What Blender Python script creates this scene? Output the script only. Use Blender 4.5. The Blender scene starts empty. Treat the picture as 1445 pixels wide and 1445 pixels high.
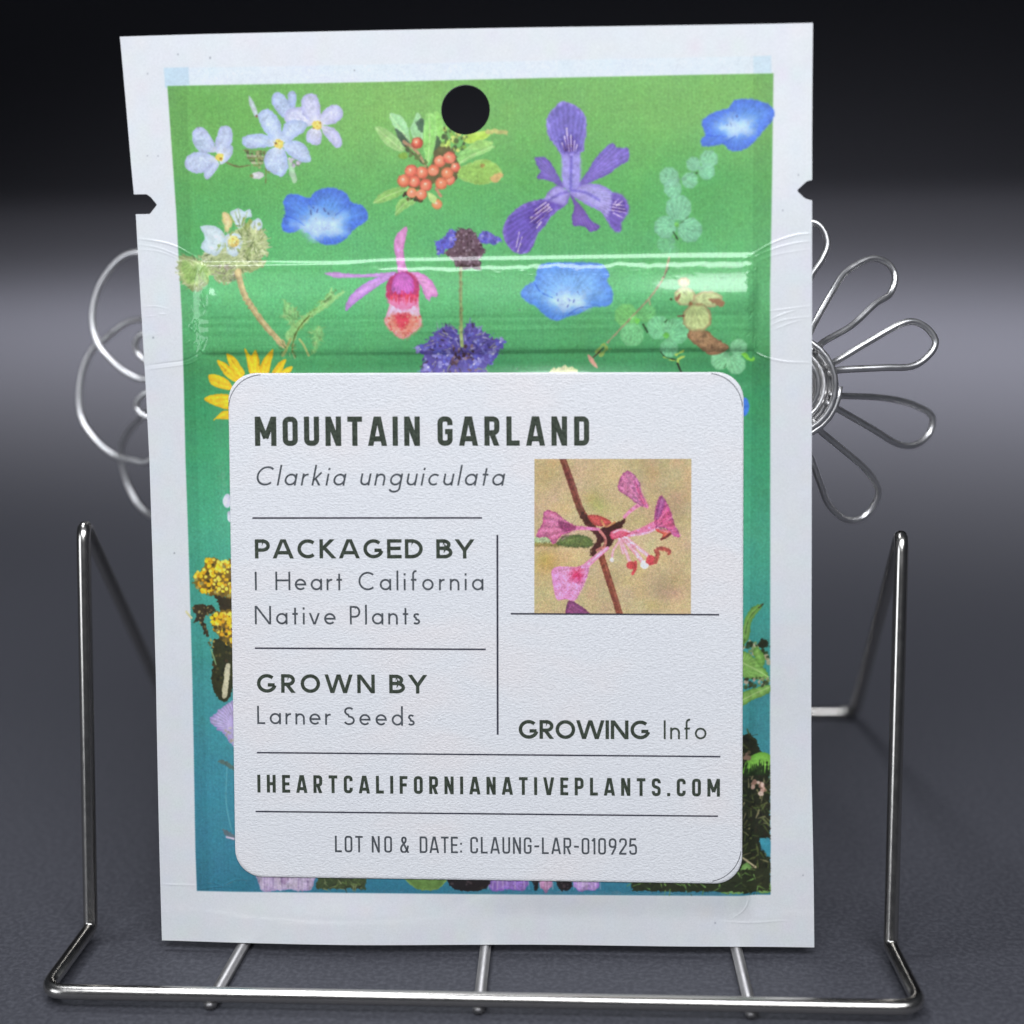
import bpy, math, random
import numpy as np
from mathutils import Vector, Matrix

# ------------------------------------------------------------------ camera, world, lamps, exposure
MM = 0.001
F_PX, PITCH, YAW, ROLL = 2199.4, 0.258, -0.062, -0.018
CAM = np.array([13.014, -138.204, 88.495])            # millimetres
scene = bpy.context.scene
cp, sp = math.cos(PITCH), math.sin(PITCH)
cy_, sy_ = math.cos(YAW), math.sin(YAW)
FWD = np.array([sy_ * cp, cy_ * cp, -sp])
RGT = np.array([cy_, -sy_, 0.0])
UPV = np.cross(RGT, FWD)
R2 = math.cos(ROLL) * RGT + math.sin(ROLL) * UPV
U2 = -math.sin(ROLL) * RGT + math.cos(ROLL) * UPV
cam_data = bpy.data.cameras.new('camera')
cam = bpy.data.objects.new('camera', cam_data)
scene.collection.objects.link(cam)
cam.matrix_world = Matrix(((R2[0], U2[0], -FWD[0], CAM[0] * MM), (R2[1], U2[1], -FWD[1], CAM[1] * MM),
                           (R2[2], U2[2], -FWD[2], CAM[2] * MM), (0, 0, 0, 1)))
cam_data.sensor_width = 36.0
cam_data.lens = F_PX / 1445.0 * 36.0
cam_data.clip_start = 0.005
cam_data.clip_end = 20.0
cam_data.dof.use_dof = True
cam_data.dof.focus_distance = 0.166
cam_data.dof.aperture_fstop = 15.0
scene.camera = cam

world = bpy.data.worlds.new('World')
scene.world = world
world.use_nodes = True
bg = world.node_tree.nodes['Background']
bg.inputs[0].default_value = (0.75, 0.82, 1.0, 1)
bg.inputs[1].default_value = 0.035

def area_lamp(name, loc, target, sx, sy, power, color=(1, 1, 1)):
    d = bpy.data.lights.new(name, 'AREA')
    d.shape = 'RECTANGLE'; d.size = sx; d.size_y = sy; d.energy = power; d.color = color
    o = bpy.data.objects.new(name, d)
    scene.collection.objects.link(o)
    o.location = loc
    o.rotation_euler = (Vector(target) - Vector(loc)).to_track_quat('-Z', 'Y').to_euler()
    return o

area_lamp('key_softbox', (0.03, -0.23, 0.38), (0, 0.02, 0.06), 0.42, 0.16, 1.88, (0.90, 0.925, 1.0))
area_lamp('overhead_softbox', (-0.16, 0.10, 0.60), (0, 0.05, 0.0), 0.12, 0.12, 1.15, (0.90, 0.93, 1.0))
area_lamp('fill_lamp', (-0.50, -0.40, 0.22), (0, 0, 0.05), 0.30, 0.30, 0.95, (0.88, 0.92, 1.0))
area_lamp('zip_sheen_fill', (0.085, -0.46, 0.40), (0.02, 0.02, 0.07), 0.16, 0.12, 0.42, (0.92, 0.94, 1.0))  # added low fill, placed to draw a sheen on the zip swell
bl = area_lamp('background_lamp', (0.10, 0.37, 0.3), (0.10, 0.37, 0.0), 0.90, 0.10, 4.4, (0.95, 0.945, 1.0))
bl.rotation_euler = (math.radians(24), 0, -0.25)
bl.data.spread = math.radians(128)

fl = area_lamp('far_board_fill', (0.05, 1.15, 0.65), (0.05, 1.15, 0.0), 1.2, 0.5, 1.7, (0.95, 0.945, 1.0))  # added weak fill that brightens the far end of the board
fl.data.spread = math.radians(110)

vs = scene.view_settings
vs.view_transform = 'Standard'; vs.look = 'None'; vs.exposure = 0.0; vs.gamma = 1.0; vs.use_curve_mapping = False
scene.cycles.max_bounces = 8
scene.cycles.use_denoising = True

# ------------------------------------------------------------------ placing helpers
def ray(x, y):
    return FWD * F_PX + R2 * (x - 722.5) + U2 * (722.5 - y)
def on_plane(x, y, P0, N):
    d = ray(x, y); t = np.dot(P0 - CAM, N) / np.dot(d, N)
    return CAM + d * t
def on_level(x, y, z): return on_plane(x, y, np.array([0, 0, z]), np.array([0, 0, 1.0]))
def on_depth(x, y, Y): return on_plane(x, y, np.array([0, Y, 0]), np.array([0, 1.0, 0]))

LEAN = 0.156
O = np.array([-0.64, 11.0, 1.15])                      # middle of the packet's bottom edge
AU = np.array([1.0, 0.005, 0.0]); AU /= np.linalg.norm(AU)
AV = np.array([0.0, math.sin(LEAN), math.cos(LEAN)])
AN = np.cross(AU, AV)                                  # towards the camera
def plane_ab(x, y):
    X = on_plane(x, y, O, AN) - O
    return np.array([X @ AU, X @ AV])
# homography photo -> packet plane
def _homography():
    src = [(200, 60), (1140, 60), (1140, 1330), (230, 1330)]
    A = []
    for (x, y) in src:
        a, b = plane_ab(x, y)
        A.append([x, y, 1, 0, 0, 0, -a * x, -a * y, -a]); A.append([0, 0, 0, x, y, 1, -b * x, -b * y, -b])
    return np.linalg.svd(np.array(A))[2][-1].reshape(3, 3)
HM = _homography()
def TP(pts):
    p = np.asarray(pts, float).reshape(-1, 2)
    q = np.c_[p, np.ones(len(p))] @ HM.T
    return q[:, :2] / q[:, 2:3]

# ------------------------------------------------------------------ raster print (numpy)
rng = np.random.default_rng(7)
BELLY = 0.32
def upnoise(h, w, cell):
    gh, gw = int(h / cell) + 3, int(w / cell) + 3
    g = rng.standard_normal((gh, gw)).astype(np.float32)
    y = np.arange(h) / cell; x = np.arange(w) / cell
    iy = y.astype(int); ix = x.astype(int); fy = (y - iy)[:, None]; fx = (x - ix)[None]
    fy = fy * fy * (3 - 2 * fy); fx = fx * fx * (3 - 2 * fx)
    a = g[iy][:, ix]; b = g[iy][:, ix + 1]; c = g[iy + 1][:, ix]; d = g[iy + 1][:, ix + 1]
    return ((a * (1 - fx) + b * fx) * (1 - fy) + (c * (1 - fx) + d * fx) * fy).astype(np.float32)

class Canvas:
    def __init__(s, a0, b0, a1, b1, sc):
        s.a0, s.b0, s.sc = a0, b0, sc
        s.W, s.H = int((a1 - a0) * sc), int((b1 - b0) * sc)
        s.rgb = np.zeros((s.H, s.W, 3), np.float32)
        s.ids = np.zeros((s.H, s.W), np.int16)
        s.n1 = upnoise(s.H, s.W, 1.6); s.n3 = upnoise(s.H, s.W, 4); s.n9 = upnoise(s.H, s.W, 10); s.n40 = upnoise(s.H, s.W, 45)
        s.cur = 0
    def px(s, photo_pts):
        q = TP(photo_pts); return np.c_[(q[:, 0] - s.a0) * s.sc, (q[:, 1] - s.b0) * s.sc]
    def box(s, P, m):
        x0 = max(0, int(P[:, 0].min() - m)); x1 = min(s.W, int(P[:, 0].max() + m) + 1)
        y0 = max(0, int(P[:, 1].min() - m)); y1 = min(s.H, int(P[:, 1].max() + m) + 1)
        return x0, x1, y0, y1
    def blend(s, sl, al, col):
        al = al[..., None]
        s.rgb[sl] = s.rgb[sl] * (1 - al) + col * al
        if s.cur >= 0:
            ids = s.ids[sl]; ids[al[..., 0] > .5] = s.cur

def smooth_closed(P, n=4):
    P = np.asarray(P, float); N = len(P); out = []
    for i in range(N):
        p0, p1, p2, p3 = P[i - 1], P[i], P[(i + 1) % N], P[(i + 2) % N]
        for k in range(n):
            t = k / n
            out.append(.5 * ((2 * p1) + (p2 - p0) * t + (2 * p0 - 5 * p1 + 4 * p2 - p3) * t * t + (3 * p1 - p0 - 3 * p2 + p3) * t ** 3))
    return np.array(out)
def smooth_open(P, n=6):
    P = np.asarray(P, float)
    Q = np.vstack([2 * P[0] - P[1], P, 2 * P[-1] - P[-2]]); out = []
    for i in range(1, len(Q) - 2):
        p0, p1, p2, p3 = Q[i - 1], Q[i], Q[i + 1], Q[i + 2]
        for k in range(n):
            t = k / n
            out.append(.5 * ((2 * p1) + (p2 - p0) * t + (2 * p0 - 5 * p1 + 4 * p2 - p3) * t * t + (3 * p1 - p0 - 3 * p2 + p3) * t ** 3))
    out.append(Q[-2]); return np.array(out)
def seg_dist(X, Y, A, B):
    d = B - A; L = d @ d + 1e-9
    t = np.clip(((X - A[0]) * d[0] + (Y - A[1]) * d[1]) / L, 0, 1)
    return np.hypot(X - A[0] - t * d[0], Y - A[1] - t * d[1]), t
def poly_sdf(X, Y, P):
    D = np.full(X.shape, 1e9, np.float32); ins = np.zeros(X.shape, bool)
    for i in range(len(P)):
        A, B = P[i - 1], P[i]
        D = np.minimum(D, seg_dist(X, Y, A, B)[0])
        if A[1] != B[1]:
            ins ^= ((A[1] > Y) != (B[1] > Y)) & (X < (B[0] - A[0]) * (Y - A[1]) / (B[1] - A[1]) + A[0])
    return np.where(ins, -D, D)
def C(*c): return np.array(c, np.float32)

def poly(cv, P, col, edge=None, ew=8, a=1.0, soft=1.3, rough=1.0, centre=None, ccol=None, cr=20, vein=None, smooth=True, mott=.05):
    """filled outline; P in photo pixels. edge: colour near the rim; centre/ccol/cr: soft spot; vein: (base, freq, amp)"""
    Q = cv.px(P)
    if smooth: Q = smooth_closed(Q)
    x0, x1, y0, y1 = cv.box(Q, 4)
    if x1 <= x0 or y1 <= y0: return
    X, Y = np.meshgrid(np.arange(x0, x1) + .5, np.arange(y0, y1) + .5)
    sl = np.s_[y0:y1, x0:x1]
    d = poly_sdf(X, Y, Q) + .6 * rough * cv.n3[sl] + .35 * rough * cv.n1[sl]
    al = np.clip(.5 - d / soft, 0, 1) * a
    c = np.broadcast_to(C(*col), X.shape + (3,)).astype(np.float32)
    if edge is not None:
        k = np.clip(1 + (d + rough * 1.5 * cv.n9[sl]) / ew, 0, 1)[..., None]; c = c * (1 - k) + C(*edge) * k
    if centre is not None:
        q = cv.px([centre])[0]; r = np.hypot(X - q[0], Y - q[1]) + cv.n9[sl] * 3 + cv.n3[sl] * 1.5
        k = np.clip(1.25 - r / cr, 0, 1)[..., None]; c = c * (1 - k) + C(*ccol) * k
    m = 1 + mott * .75 * cv.n3[sl] + mott * .8 * cv.n9[sl] + mott * .8 * cv.n1[sl]
    if vein is not None:
        q = cv.px([vein[0]])[0]; an = np.arctan2(Y - q[1], X - q[0])
        m = m + vein[2] * np.sin(an * vein[1] + cv.n9[sl] * .7)
    cv.blend(sl, al, np.clip(c * m[..., None], 0, 255))

def stroke(cv, P, w, col, w2=None, a=1.0, soft=1.3, rough=.4, smooth=True, mott=.06):
    Q = cv.px(P)
    if smooth and len(Q) > 2: Q = smooth_open(Q)
    w2 = w if w2 is None else w2
    sc = cv.sc * .0725
    x0, x1, y0, y1 = cv.box(Q, max(w, w2) * sc + 3)
    if x1 <= x0 or y1 <= y0: return
    X, Y = np.meshgrid(np.arange(x0, x1) + .5, np.arange(y0, y1) + .5)
    sl = np.s_[y0:y1, x0:x1]; D = np.full(X.shape, 1e9)
    n = len(Q) - 1
    for i in range(n):
        d, t = seg_dist(X, Y, Q[i], Q[i + 1])
        D = np.minimum(D, d - sc * .5 * (w + (w2 - w) * (i + t) / n))
    al = np.clip(.5 - (D + rough * cv.n3[sl]) / soft, 0, 1) * a
    m = 1 + mott * (cv.n3[sl] + cv.n9[sl])
    cv.blend(sl, al, np.clip(C(*col) * m[..., None], 0, 255))

def disc(cv, c, r, col, ry=None, rot=0, **k):
    ry = ry or r; n = 12
    P = [(c[0] + r * math.cos(t) * math.cos(rot) - ry * math.sin(t) * math.sin(rot),
          c[1] + r * math.cos(t) * math.sin(rot) + ry * math.sin(t) * math.cos(rot)) for t in [2 * math.pi * i / n for i in range(n)]]
    poly(cv, P, col, **k)

R = random.Random(11)
def inside(P, x, y):
    c = False
    for i in range(len(P)):
        a, b = P[i - 1], P[i]
        if (a[1] > y) != (b[1] > y) and x < (b[0] - a[0]) * (y - a[1]) / (b[1] - a[1]) + a[0]: c = not c
    return c
def scatter(cv, P, cols, n, r0, r1, kind='disc', out=None, a=.9, L=8):
    """many small marks inside outline P (photo px)"""
    xs = [p[0] for p in P]; ys = [p[1] for p in P]; cx, cy = sum(xs) / len(xs), sum(ys) / len(ys)
    for _ in range(n):
        for _t in range(30):
            x = R.uniform(min(xs), max(xs)); y = R.uniform(min(ys), max(ys))
            if inside(P, x, y): break
        c = R.choice(cols); r = R.uniform(r0, r1)
        if kind == 'disc': disc(cv, (x, y), r, c, ry=r * R.uniform(.6, 1), rot=R.uniform(0, 3), a=a, rough=.6)
        else:
            an = math.atan2(y - cy, x - cx) + R.uniform(-.7, .7) if kind == 'hair' else R.uniform(0, 6.28)
            stroke(cv, [(x, y), (x + L * math.cos(an) * R.uniform(.6, 1.2), y + L * math.sin(an) * R.uniform(.6, 1.2))], r, c, w2=r * .4, a=a)

def Z(ox, oy, s, pts): return [(ox + x / s, oy + y / s) for x, y in pts]
S = 4.817
print_ids = []                                         # (name, label)
def art(cv, name, label):
    print_ids.append((name, label)); cv.cur = len(print_ids) + 1

cv = Canvas(-38, -2, 38, 98, 18)
cv.rgb[:] = C(206, 210, 217)
# ghost of the print carried past the panel (pale blue) and green panel
cv.cur = 0
poly(cv, [(231, 96), (266, 95), (268, 124), (233, 124)], (182, 202, 218), smooth=False, rough=.2, soft=2, mott=.01)
poly(cv, [(266, 96), (1062, 80), (1062, 110), (268, 124)], (204, 213, 223), smooth=False, rough=.2, soft=3, mott=.01)
poly(cv, [(1062, 80), (1087, 79), (1088, 110), (1062, 110)], (188, 206, 220), smooth=False, rough=.2, soft=2, mott=.01)
panel = [(236, 121.5), (1090.5, 104), (1088, 250), (1085, 410), (1085.5, 610), (1086, 900), (1087, 1262.5), (700, 1259.5), (279, 1255),
         (277, 1200), (272, 950), (265, 740), (262, 650), (260, 540), (257.6, 450), (249, 300)]
Q = cv.px(panel)
X, Y = np.meshgrid(np.arange(cv.W) + .5, np.arange(cv.H) + .5)
dd = poly_sdf(X.astype(np.float32), Y.astype(np.float32), Q) + .25 * np.sin(Y * 1.3)
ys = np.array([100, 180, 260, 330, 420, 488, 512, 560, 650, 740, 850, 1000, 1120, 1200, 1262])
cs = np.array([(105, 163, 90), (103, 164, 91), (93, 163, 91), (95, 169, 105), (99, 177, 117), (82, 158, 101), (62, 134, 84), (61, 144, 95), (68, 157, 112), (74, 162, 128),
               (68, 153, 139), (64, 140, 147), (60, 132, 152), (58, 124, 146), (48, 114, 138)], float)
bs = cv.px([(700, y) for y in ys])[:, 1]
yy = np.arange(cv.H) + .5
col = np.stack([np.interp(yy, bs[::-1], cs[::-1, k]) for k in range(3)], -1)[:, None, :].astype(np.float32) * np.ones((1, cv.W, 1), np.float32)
# patches of yellower and bluer green in the upper part
q = cv.px([(560, 130), (980, 130), (330, 150), (400, 420), (300, 330), (640, 330), (900, 300), (1000, 260)])
amps = [((132, 176, 92), 150, .55), ((122, 174, 92), 190, .5), ((102, 162, 76), 120, .5), ((95, 182, 118), 160, .5), ((69, 147, 80), 90, .5), ((90, 172, 108), 140, .3), ((86, 166, 96), 100, .3), ((74, 151, 86), 90, .5)]
for (c0, (cc, rr, am)) in zip(q, amps):
    k = (am * np.exp(-((X - c0[0]) ** 2 + ((Y - c0[1]) * 1.5) ** 2) / (rr * 1.25) ** 2))[..., None]
    col = col * (1 - k) + C(*cc) * k
qx = cv.px([(264, 130), (1062, 130)])[:, 0]
side = 1 - .055 * ((X < qx[0]) | (X > qx[1]))
col = col * (side * (1 + .012 * cv.n40 + (.020 * cv.n3 + .050 * cv.n1) + .012 * np.sin(X * .9)))[..., None]
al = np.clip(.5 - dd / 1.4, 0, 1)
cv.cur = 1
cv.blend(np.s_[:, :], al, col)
print_panel_mask = al

# ---- white five-petalled flowers (upper left)
WH, WE = (182, 194, 220), (162, 172, 206)
def z1(p): return Z(220, 90, S, p)
art(cv, 'printed_flower', 'printed single white flower at the far left')
stroke(cv, z1([(470, 665), (510, 685), (560, 700), (640, 690)]), 2, (110, 112, 70))
b = z1([(430, 635)])[0]
for P in ([(405, 600), (300, 600), (255, 540), (245, 470), (290, 430), (340, 450), (385, 520), (410, 590)],
          [(405, 600), (405, 520), (430, 440), (470, 420), (510, 440), (520, 510), (500, 560), (445, 620)],
          [(440, 620), (490, 560), (520, 560), (515, 620), (470, 670), (430, 680)],
          [(405, 640), (330, 600), (240, 610), (200, 650), (205, 710), (260, 745), (320, 740), (370, 700), (415, 665)],
          [(405, 655), (430, 680), (400, 740), (350, 785), (325, 760), (330, 720), (370, 690)]):
    poly(cv, z1(P), WH, WE, 9, vein=(b, 22, .012), centre=b, ccol=(204, 210, 216), cr=18)
disc(cv, z1([(432, 635)])[0], 6, (222, 196, 96), rough=1.5); disc(cv, z1([(438, 645)])[0], 2, (150, 110, 50))
art(cv, 'printed_flower', 'printed cluster of white five petalled flowers with buds')
for i in range(7):
    stroke(cv, z1([(590 + 12 * i, 590 + 17 * i), (740 - 6 * i, 600 + 15 * i)]), 2.2, [(120, 128, 80), (92, 100, 66), (168, 170, 140)][i % 3], rough=1.2)
stroke(cv, z1([(735, 600), (745, 700), (745, 810)]), 3, (112, 120, 72), w2=1)
scatter(cv, z1([(680, 590), (770, 600), (770, 740), (700, 730)]), [(98, 104, 66), (150, 150, 110), (120, 130, 80)], 26, 1, 2.4)
disc(cv, z1([(690, 760)])[0], 9, (196, 192, 200), ry=5, a=.95); disc(cv, z1([(650, 762)])[0], 2.5, (120, 130, 80))
poly(cv, z1([(895, 650), (925, 660), (950, 760), (955, 800), (930, 812), (905, 740)]), (166, 196, 166), (150, 186, 150), 5)
scatter(cv, z1([(890, 640), (990, 660), (990, 700), (930, 700)]), [(150, 150, 160), (190, 180, 200), (110, 120, 100)], 14, 1.5, 3)
poly(cv, z1([(630, 222), (655, 250), (690, 330), (690, 368), (665, 350), (635, 280)]), (186, 196, 206), (160, 180, 180), 4)
disc(cv, z1([(685, 358)])[0], 2.2, (120, 90, 60))
c2 = z1([(830, 545)])[0]; c3 = z1([(1090, 415)])[0]
for P in ([(880, 375), (830, 335), (785, 270), (790, 210), (830, 190), (870, 215), (910, 270), (960, 310), (960, 350)],
          [(895, 260), (895, 200), (925, 180), (950, 210), (948, 270), (940, 310)]):
    poly(cv, z1(P), (172, 186, 214), (152, 166, 204), 8)
for P in ([(1070, 415), (960, 430), (880, 400), (870, 340), (920, 300), (1000, 295), (1070, 370)],
          [(1090, 405), (1010, 370), (985, 300), (990, 230), (1040, 200), (1085, 215), (1110, 280), (1115, 370)],
          [(1110, 405), (1125, 330), (1170, 290), (1220, 275), (1262, 310), (1262, 360), (1220, 400), (1150, 420)],
          [(1120, 420), (1190, 430), (1240, 470), (1262, 540), (1230, 575), (1190, 540), (1140, 480)],
          [(1080, 430), (1115, 450), (1125, 500), (1110, 545), (1060, 550), (1020, 520), (1025, 460)]):
    poly(cv, z1(P), (190, 192, 218), (166, 168, 206), 9, vein=(c3, 20, .012), centre=c3, ccol=(206, 208, 220), cr=18)
for P in ([(825, 530), (760, 490), (710, 420), (690, 350), (720, 315), (770, 310), (820, 360), (850, 430), (850, 510)],
          [(845, 520), (870, 410), (940, 380), (1020, 400), (1010, 450), (960, 490), (900, 530)],
          [(810, 555), (720, 570), (630, 575), (590, 550), (585, 505), (640, 480), (720, 475), (800, 510)],
          [(825, 560), (760, 590), (735, 640), (740, 700), (790, 745), (850, 765), (890, 730), (895, 670), (875, 590)],
          [(860, 550), (920, 520), (980, 530), (1030, 580), (1052, 660), (1000, 670), (930, 640), (880, 600)]):
    poly(cv, z1(P), (180, 195, 221), (156, 172, 208), 10, vein=(c2, 24, .012), centre=c2, ccol=(200, 210, 222), cr=18)
for cc in (c2, c3):
    disc(cv, cc, 6.5, (224, 196, 100), rough=1.8); scatter(cv, [(cc[0] - 5, cc[1] - 4), (cc[0] + 5, cc[1] - 4), (cc[0] + 4, cc[1] + 7), (cc[0] - 5, cc[1] + 6)], [(150, 100, 40), (90, 60, 40), (240, 220, 130)], 8, .8, 1.8)

# ---- blue bowl-shaped flowers
def blue(P, cen, label, cr=62, c1=(92, 140, 212), c2=(72, 108, 200), marks=((-60, -110), (-30, -100), (10, -105), (-80, -90), (40, -80)), s=S):
    art(cv, 'printed_flower', label)
    poly(cv, P, (96, 146, 218), (120, 158, 226), 5, rough=1.6, soft=4, a=.55)
    poly(cv, P, c1, c2, 30, vein=(cen, 34, .03), rough=.8, soft=2.4, mott=.05)
    # pale throat: an uneven soft patch wider than high
    T_ = [(cen[0] + cr * (.62 if k % 2 else .46) * math.cos(k * .6283) * 1.15, cen[1] + cr * (.40 if k % 2 else .28) * math.sin(k * .6283)) for k in range(10)]
    poly(cv, T_, (146, 184, 232), rough=4, soft=18, a=.75)
    T_ = [(cen[0] + (x - cen[0]) * .72, cen[1] + cr * .06 + (y - cen[1]) * .66) for x, y in T_]
    poly(cv, T_, (184, 210, 238), rough=4, soft=13, a=.85)
    for k in range(13):
        an = k * .483 + R.uniform(-.1, .1); l0, l1 = R.uniform(6, 10), R.uniform(15, 24)
        stroke(cv, [(cen[0] + l0 * math.cos(an) * 1.3, cen[1] + l0 * math.sin(an) * .8), (cen[0] + l1 * math.cos(an) * 1.5, cen[1] + l1 * math.sin(an) * .75)], 2.4, (186, 212, 240), w2=.6, a=.16, rough=1.4, soft=3)
    for (dx, dy) in marks:
        x, y = cen[0] + dx / s, cen[1] + dy / s
        stroke(cv, [(x, y), (x + R.uniform(-2, 3), y + R.uniform(2, 5))], 1.5, (70, 78, 140), a=.65, rough=.8)
B1 = z1([(865, 940), (890, 895), (950, 885), (1040, 915), (1070, 880), (1130, 850), (1210, 845), (1290, 880), (1325, 940), (1390, 960), (1430, 1000), (1440, 1050), (1400, 1090),
         (1340, 1130), (1290, 1190), (1220, 1225), (1150, 1230), (1090, 1200), (1030, 1150), (990, 1120), (940, 1145), (880, 1145), (855, 1110), (860, 1060), (880, 1020)])
blue(B1, z1([(1130, 1090)])[0], 'printed blue bowl flower at the left')
stroke(cv, z1([(870, 1030), (950, 1060), (1010, 1100)]), 1.6, (50, 84, 186), a=.6)
stroke(cv, z1([(1040, 915), (1050, 960), (1080, 1000)]), 1.6, (60, 96, 196), a=.5)
stroke(cv, z1([(1325, 940), (1280, 980), (1220, 1030)]), 1.6, (60, 96, 196), a=.5)
def z4(p): return Z(860, 110, S, p)
B2 = z4([(625, 320), (640, 280), (720, 230), (800, 210), (840, 160), (900, 145), (1000, 155), (1080, 185), (1115, 230), (1100, 290), (1050, 350), (1000, 410), (940, 470),
         (880, 500), (810, 495), (770, 455), (700, 465), (625, 465), (620, 420), (645, 390)])
blue(B2, z4([(860, 330)])[0], 'printed blue bowl flower over the right corner of the panel', cr=44, marks=((-30, -60), (0, -70), (15, -45), (-60, -20), (-40, -10)))
stroke(cv, z4([(645, 390), (720, 400), (790, 400)]), 1.6, (50, 84, 186), a=.6); stroke(cv, z4([(770, 455), (800, 430), (850, 400)]), 1.6, (50, 84, 186), a=.6)
def z7(p): return Z(700, 300, S, p)
B3 = z7([(165, 550), (200, 500), (260, 460), (280, 380), (330, 345), (500, 340), (690, 345), (740, 380), (765, 430), (750, 470), (785, 530), (785, 610), (740, 640), (640, 645),
         (560, 690), (480, 710), (420, 735), (360, 720), (310, 680), (270, 640), (200, 605)])
blue(B3, z7([(490, 590)])[0], 'printed blue bowl flower in the middle below the zip line', cr=50, c1=(112, 160, 218), c2=(84, 130, 206), marks=((-80, -40), (-70, 0), (0, -5), (40, 0), (60, -50), (0, 40)))
stroke(cv, z7([(260, 480), (300, 540), (380, 580)]), 1.6, (50, 92, 190), a=.7); stroke(cv, z7([(640, 645), (560, 650), (480, 700)]), 1.6, (60, 96, 180), a=.6)
art(cv, 'printed_flower', 'printed sliver of blue flower beside the sticker')
disc(cv, (1049, 574), 7, (66, 120, 214), ry=13)

# ---- hairy white flower and its stem
def z5(p): return Z(230, 300, S, p)
art(cv, 'printed_flower', 'printed hairy cream flower head on a tan stalk')
GR = [(150, 165, 110), (196, 204, 160), (120, 138, 84), (214, 218, 190), (168, 186, 128), (98, 112, 74)]
mass = z1([(560, 1110), (640, 1090), (740, 1140), (760, 1290), (700, 1340), (640, 1420), (500, 1440), (380, 1400), (300, 1310), (370, 1270), (450, 1200)])
mass2 = z5([(140, 290), (330, 330), (700, 330), (620, 400), (520, 430), (440, 490), (380, 470), (330, 430), (300, 500), (230, 530), (140, 480), (105, 400), (110, 320)])
poly(cv, mass, (170, 180, 134), rough=3); poly(cv, mass2, (146, 160, 108), rough=3)
scatter(cv, mass, GR, 190, .8, 2.2, 'hair', L=9, a=.75); scatter(cv, mass2, GR, 170, .8, 2.2, 'hair', L=8, a=.75)
dk = z5([(340, 360), (520, 380), (520, 440), (430, 480), (350, 430)])
scatter(cv, dk, [(104, 100, 84), (132, 124, 108), (168, 164, 150)], 60, .8, 2, 'hair', L=6, a=.7)
for P in ([(205, 330), (300, 360), (330, 420), (300, 480), (250, 430)], [(130, 330), (200, 340), (260, 470), (190, 490), (130, 440)]):
    poly(cv, z5(P), (140, 186, 96), (176, 200, 130), 6, a=.6, rough=2, vein=(z5([(240, 320)])[0], 30, .08))
for P in ([(305, 1105), (390, 1100), (460, 1150), (470, 1230), (420, 1300), (370, 1295), (305, 1250), (330, 1200), (325, 1150)],
          [(505, 1010), (560, 985), (600, 1000), (640, 990), (650, 1040), (610, 1050), (590, 1110), (560, 1120), (530, 1080)],
          [(640, 1090), (690, 1050), (720, 1070), (720, 1120), (670, 1130)],
          [(470, 1170), (540, 1150), (590, 1190), (580, 1250), (540, 1310), (490, 1290), (475, 1230)]):
    poly(cv, z1(P), (198, 212, 220), (176, 194, 206), 9, rough=1.2, mott=.04)
disc(cv, z1([(530, 1205)])[0], 8, (222, 202, 120), rough=1.6); scatter(cv, z1([(500, 1180), (560, 1180), (560, 1230), (500, 1230)]), [(240, 230, 170), (190, 150, 80)], 8, 1, 2)
poly(cv, z1([(450, 1015), (495, 1020), (520, 1090), (490, 1140), (465, 1120)]), (216, 196, 148), (190, 176, 120), 5, rough=1.4)
for P in ([(510, 1040), (555, 1120)], [(600, 1050), (580, 1100)], [(650, 1070), (610, 1130)], [(640, 1060), (600, 1120)]): stroke(cv, z1(P), 3, (142, 160, 84), w2=1)
for P in ([(560, 990), (575, 1060), (590, 1100)], [(540, 1010), (560, 1080)], [(620, 1010), (600, 1090)]): stroke(cv, z1(P), 2, (150, 166, 120), w2=1, a=.7)
scatter(cv, z1([(560, 1100), (700, 1120), (740, 1200), (720, 1290), (600, 1300)]), [(132, 150, 92), (176, 190, 130), (90, 104, 66), (206, 212, 176)], 90, .8, 2.2, 'hair', L=11, a=.8)
scatter(cv, z1([(450, 1080), (520, 1120), (500, 1280), (430, 1280)]), [(150, 170, 112), (190, 196, 150)], 26, .8, 1.8, 'hair', L=9, a=.8)
for (x, y) in ((430, 1235), (560, 1265), (700, 1090), (515, 1150)): disc(cv, z1([(x, y)])[0], 2.6, (140, 158, 90), a=.8, rough=1.5)
stroke(cv, z5([(515, 400), (560, 550), (640, 680), (730, 800), (825, 905)]), 9, (186, 170, 122), w2=8, rough=.9)
stroke(cv, z5([(522, 420), (575, 560), (650, 690), (740, 810)]), 2, (210, 192, 150), a=.6); stroke(cv, z5([(505, 430), (550, 560), (625, 690), (715, 805)]), 1.6, (150, 132, 92), a=.6)
art(cv, 'printed_leaf', 'printed pale yellow green sprig with ragged leaves')
poly(cv, z5([(830, 590), (890, 640), (930, 690), (920, 740), (870, 760), (820, 700), (830, 640)]), (140, 186, 118), rough=3.4, vein=(z5([(900, 800)])[0], 24, .10), a=.7, soft=3)
scatter(cv, z5([(830, 600), (900, 650), (960, 720), (900, 800), (830, 720)]), [(168, 206, 140), (96, 140, 84), (150, 190, 120), (110, 160, 96)], 46, .8, 2.4, 'hair', L=6, a=.6)
poly(cv, z5([(850, 870), (850, 800), (960, 700), (1050, 640), (1120, 560), (1150, 510), (1165, 560), (1240, 535), (1180, 590), (1110, 650), (1010, 720), (930, 800), (900, 870)]), (156, 198, 122), (168, 208, 134), 5, rough=2.0, a=.72, soft=3)
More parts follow.
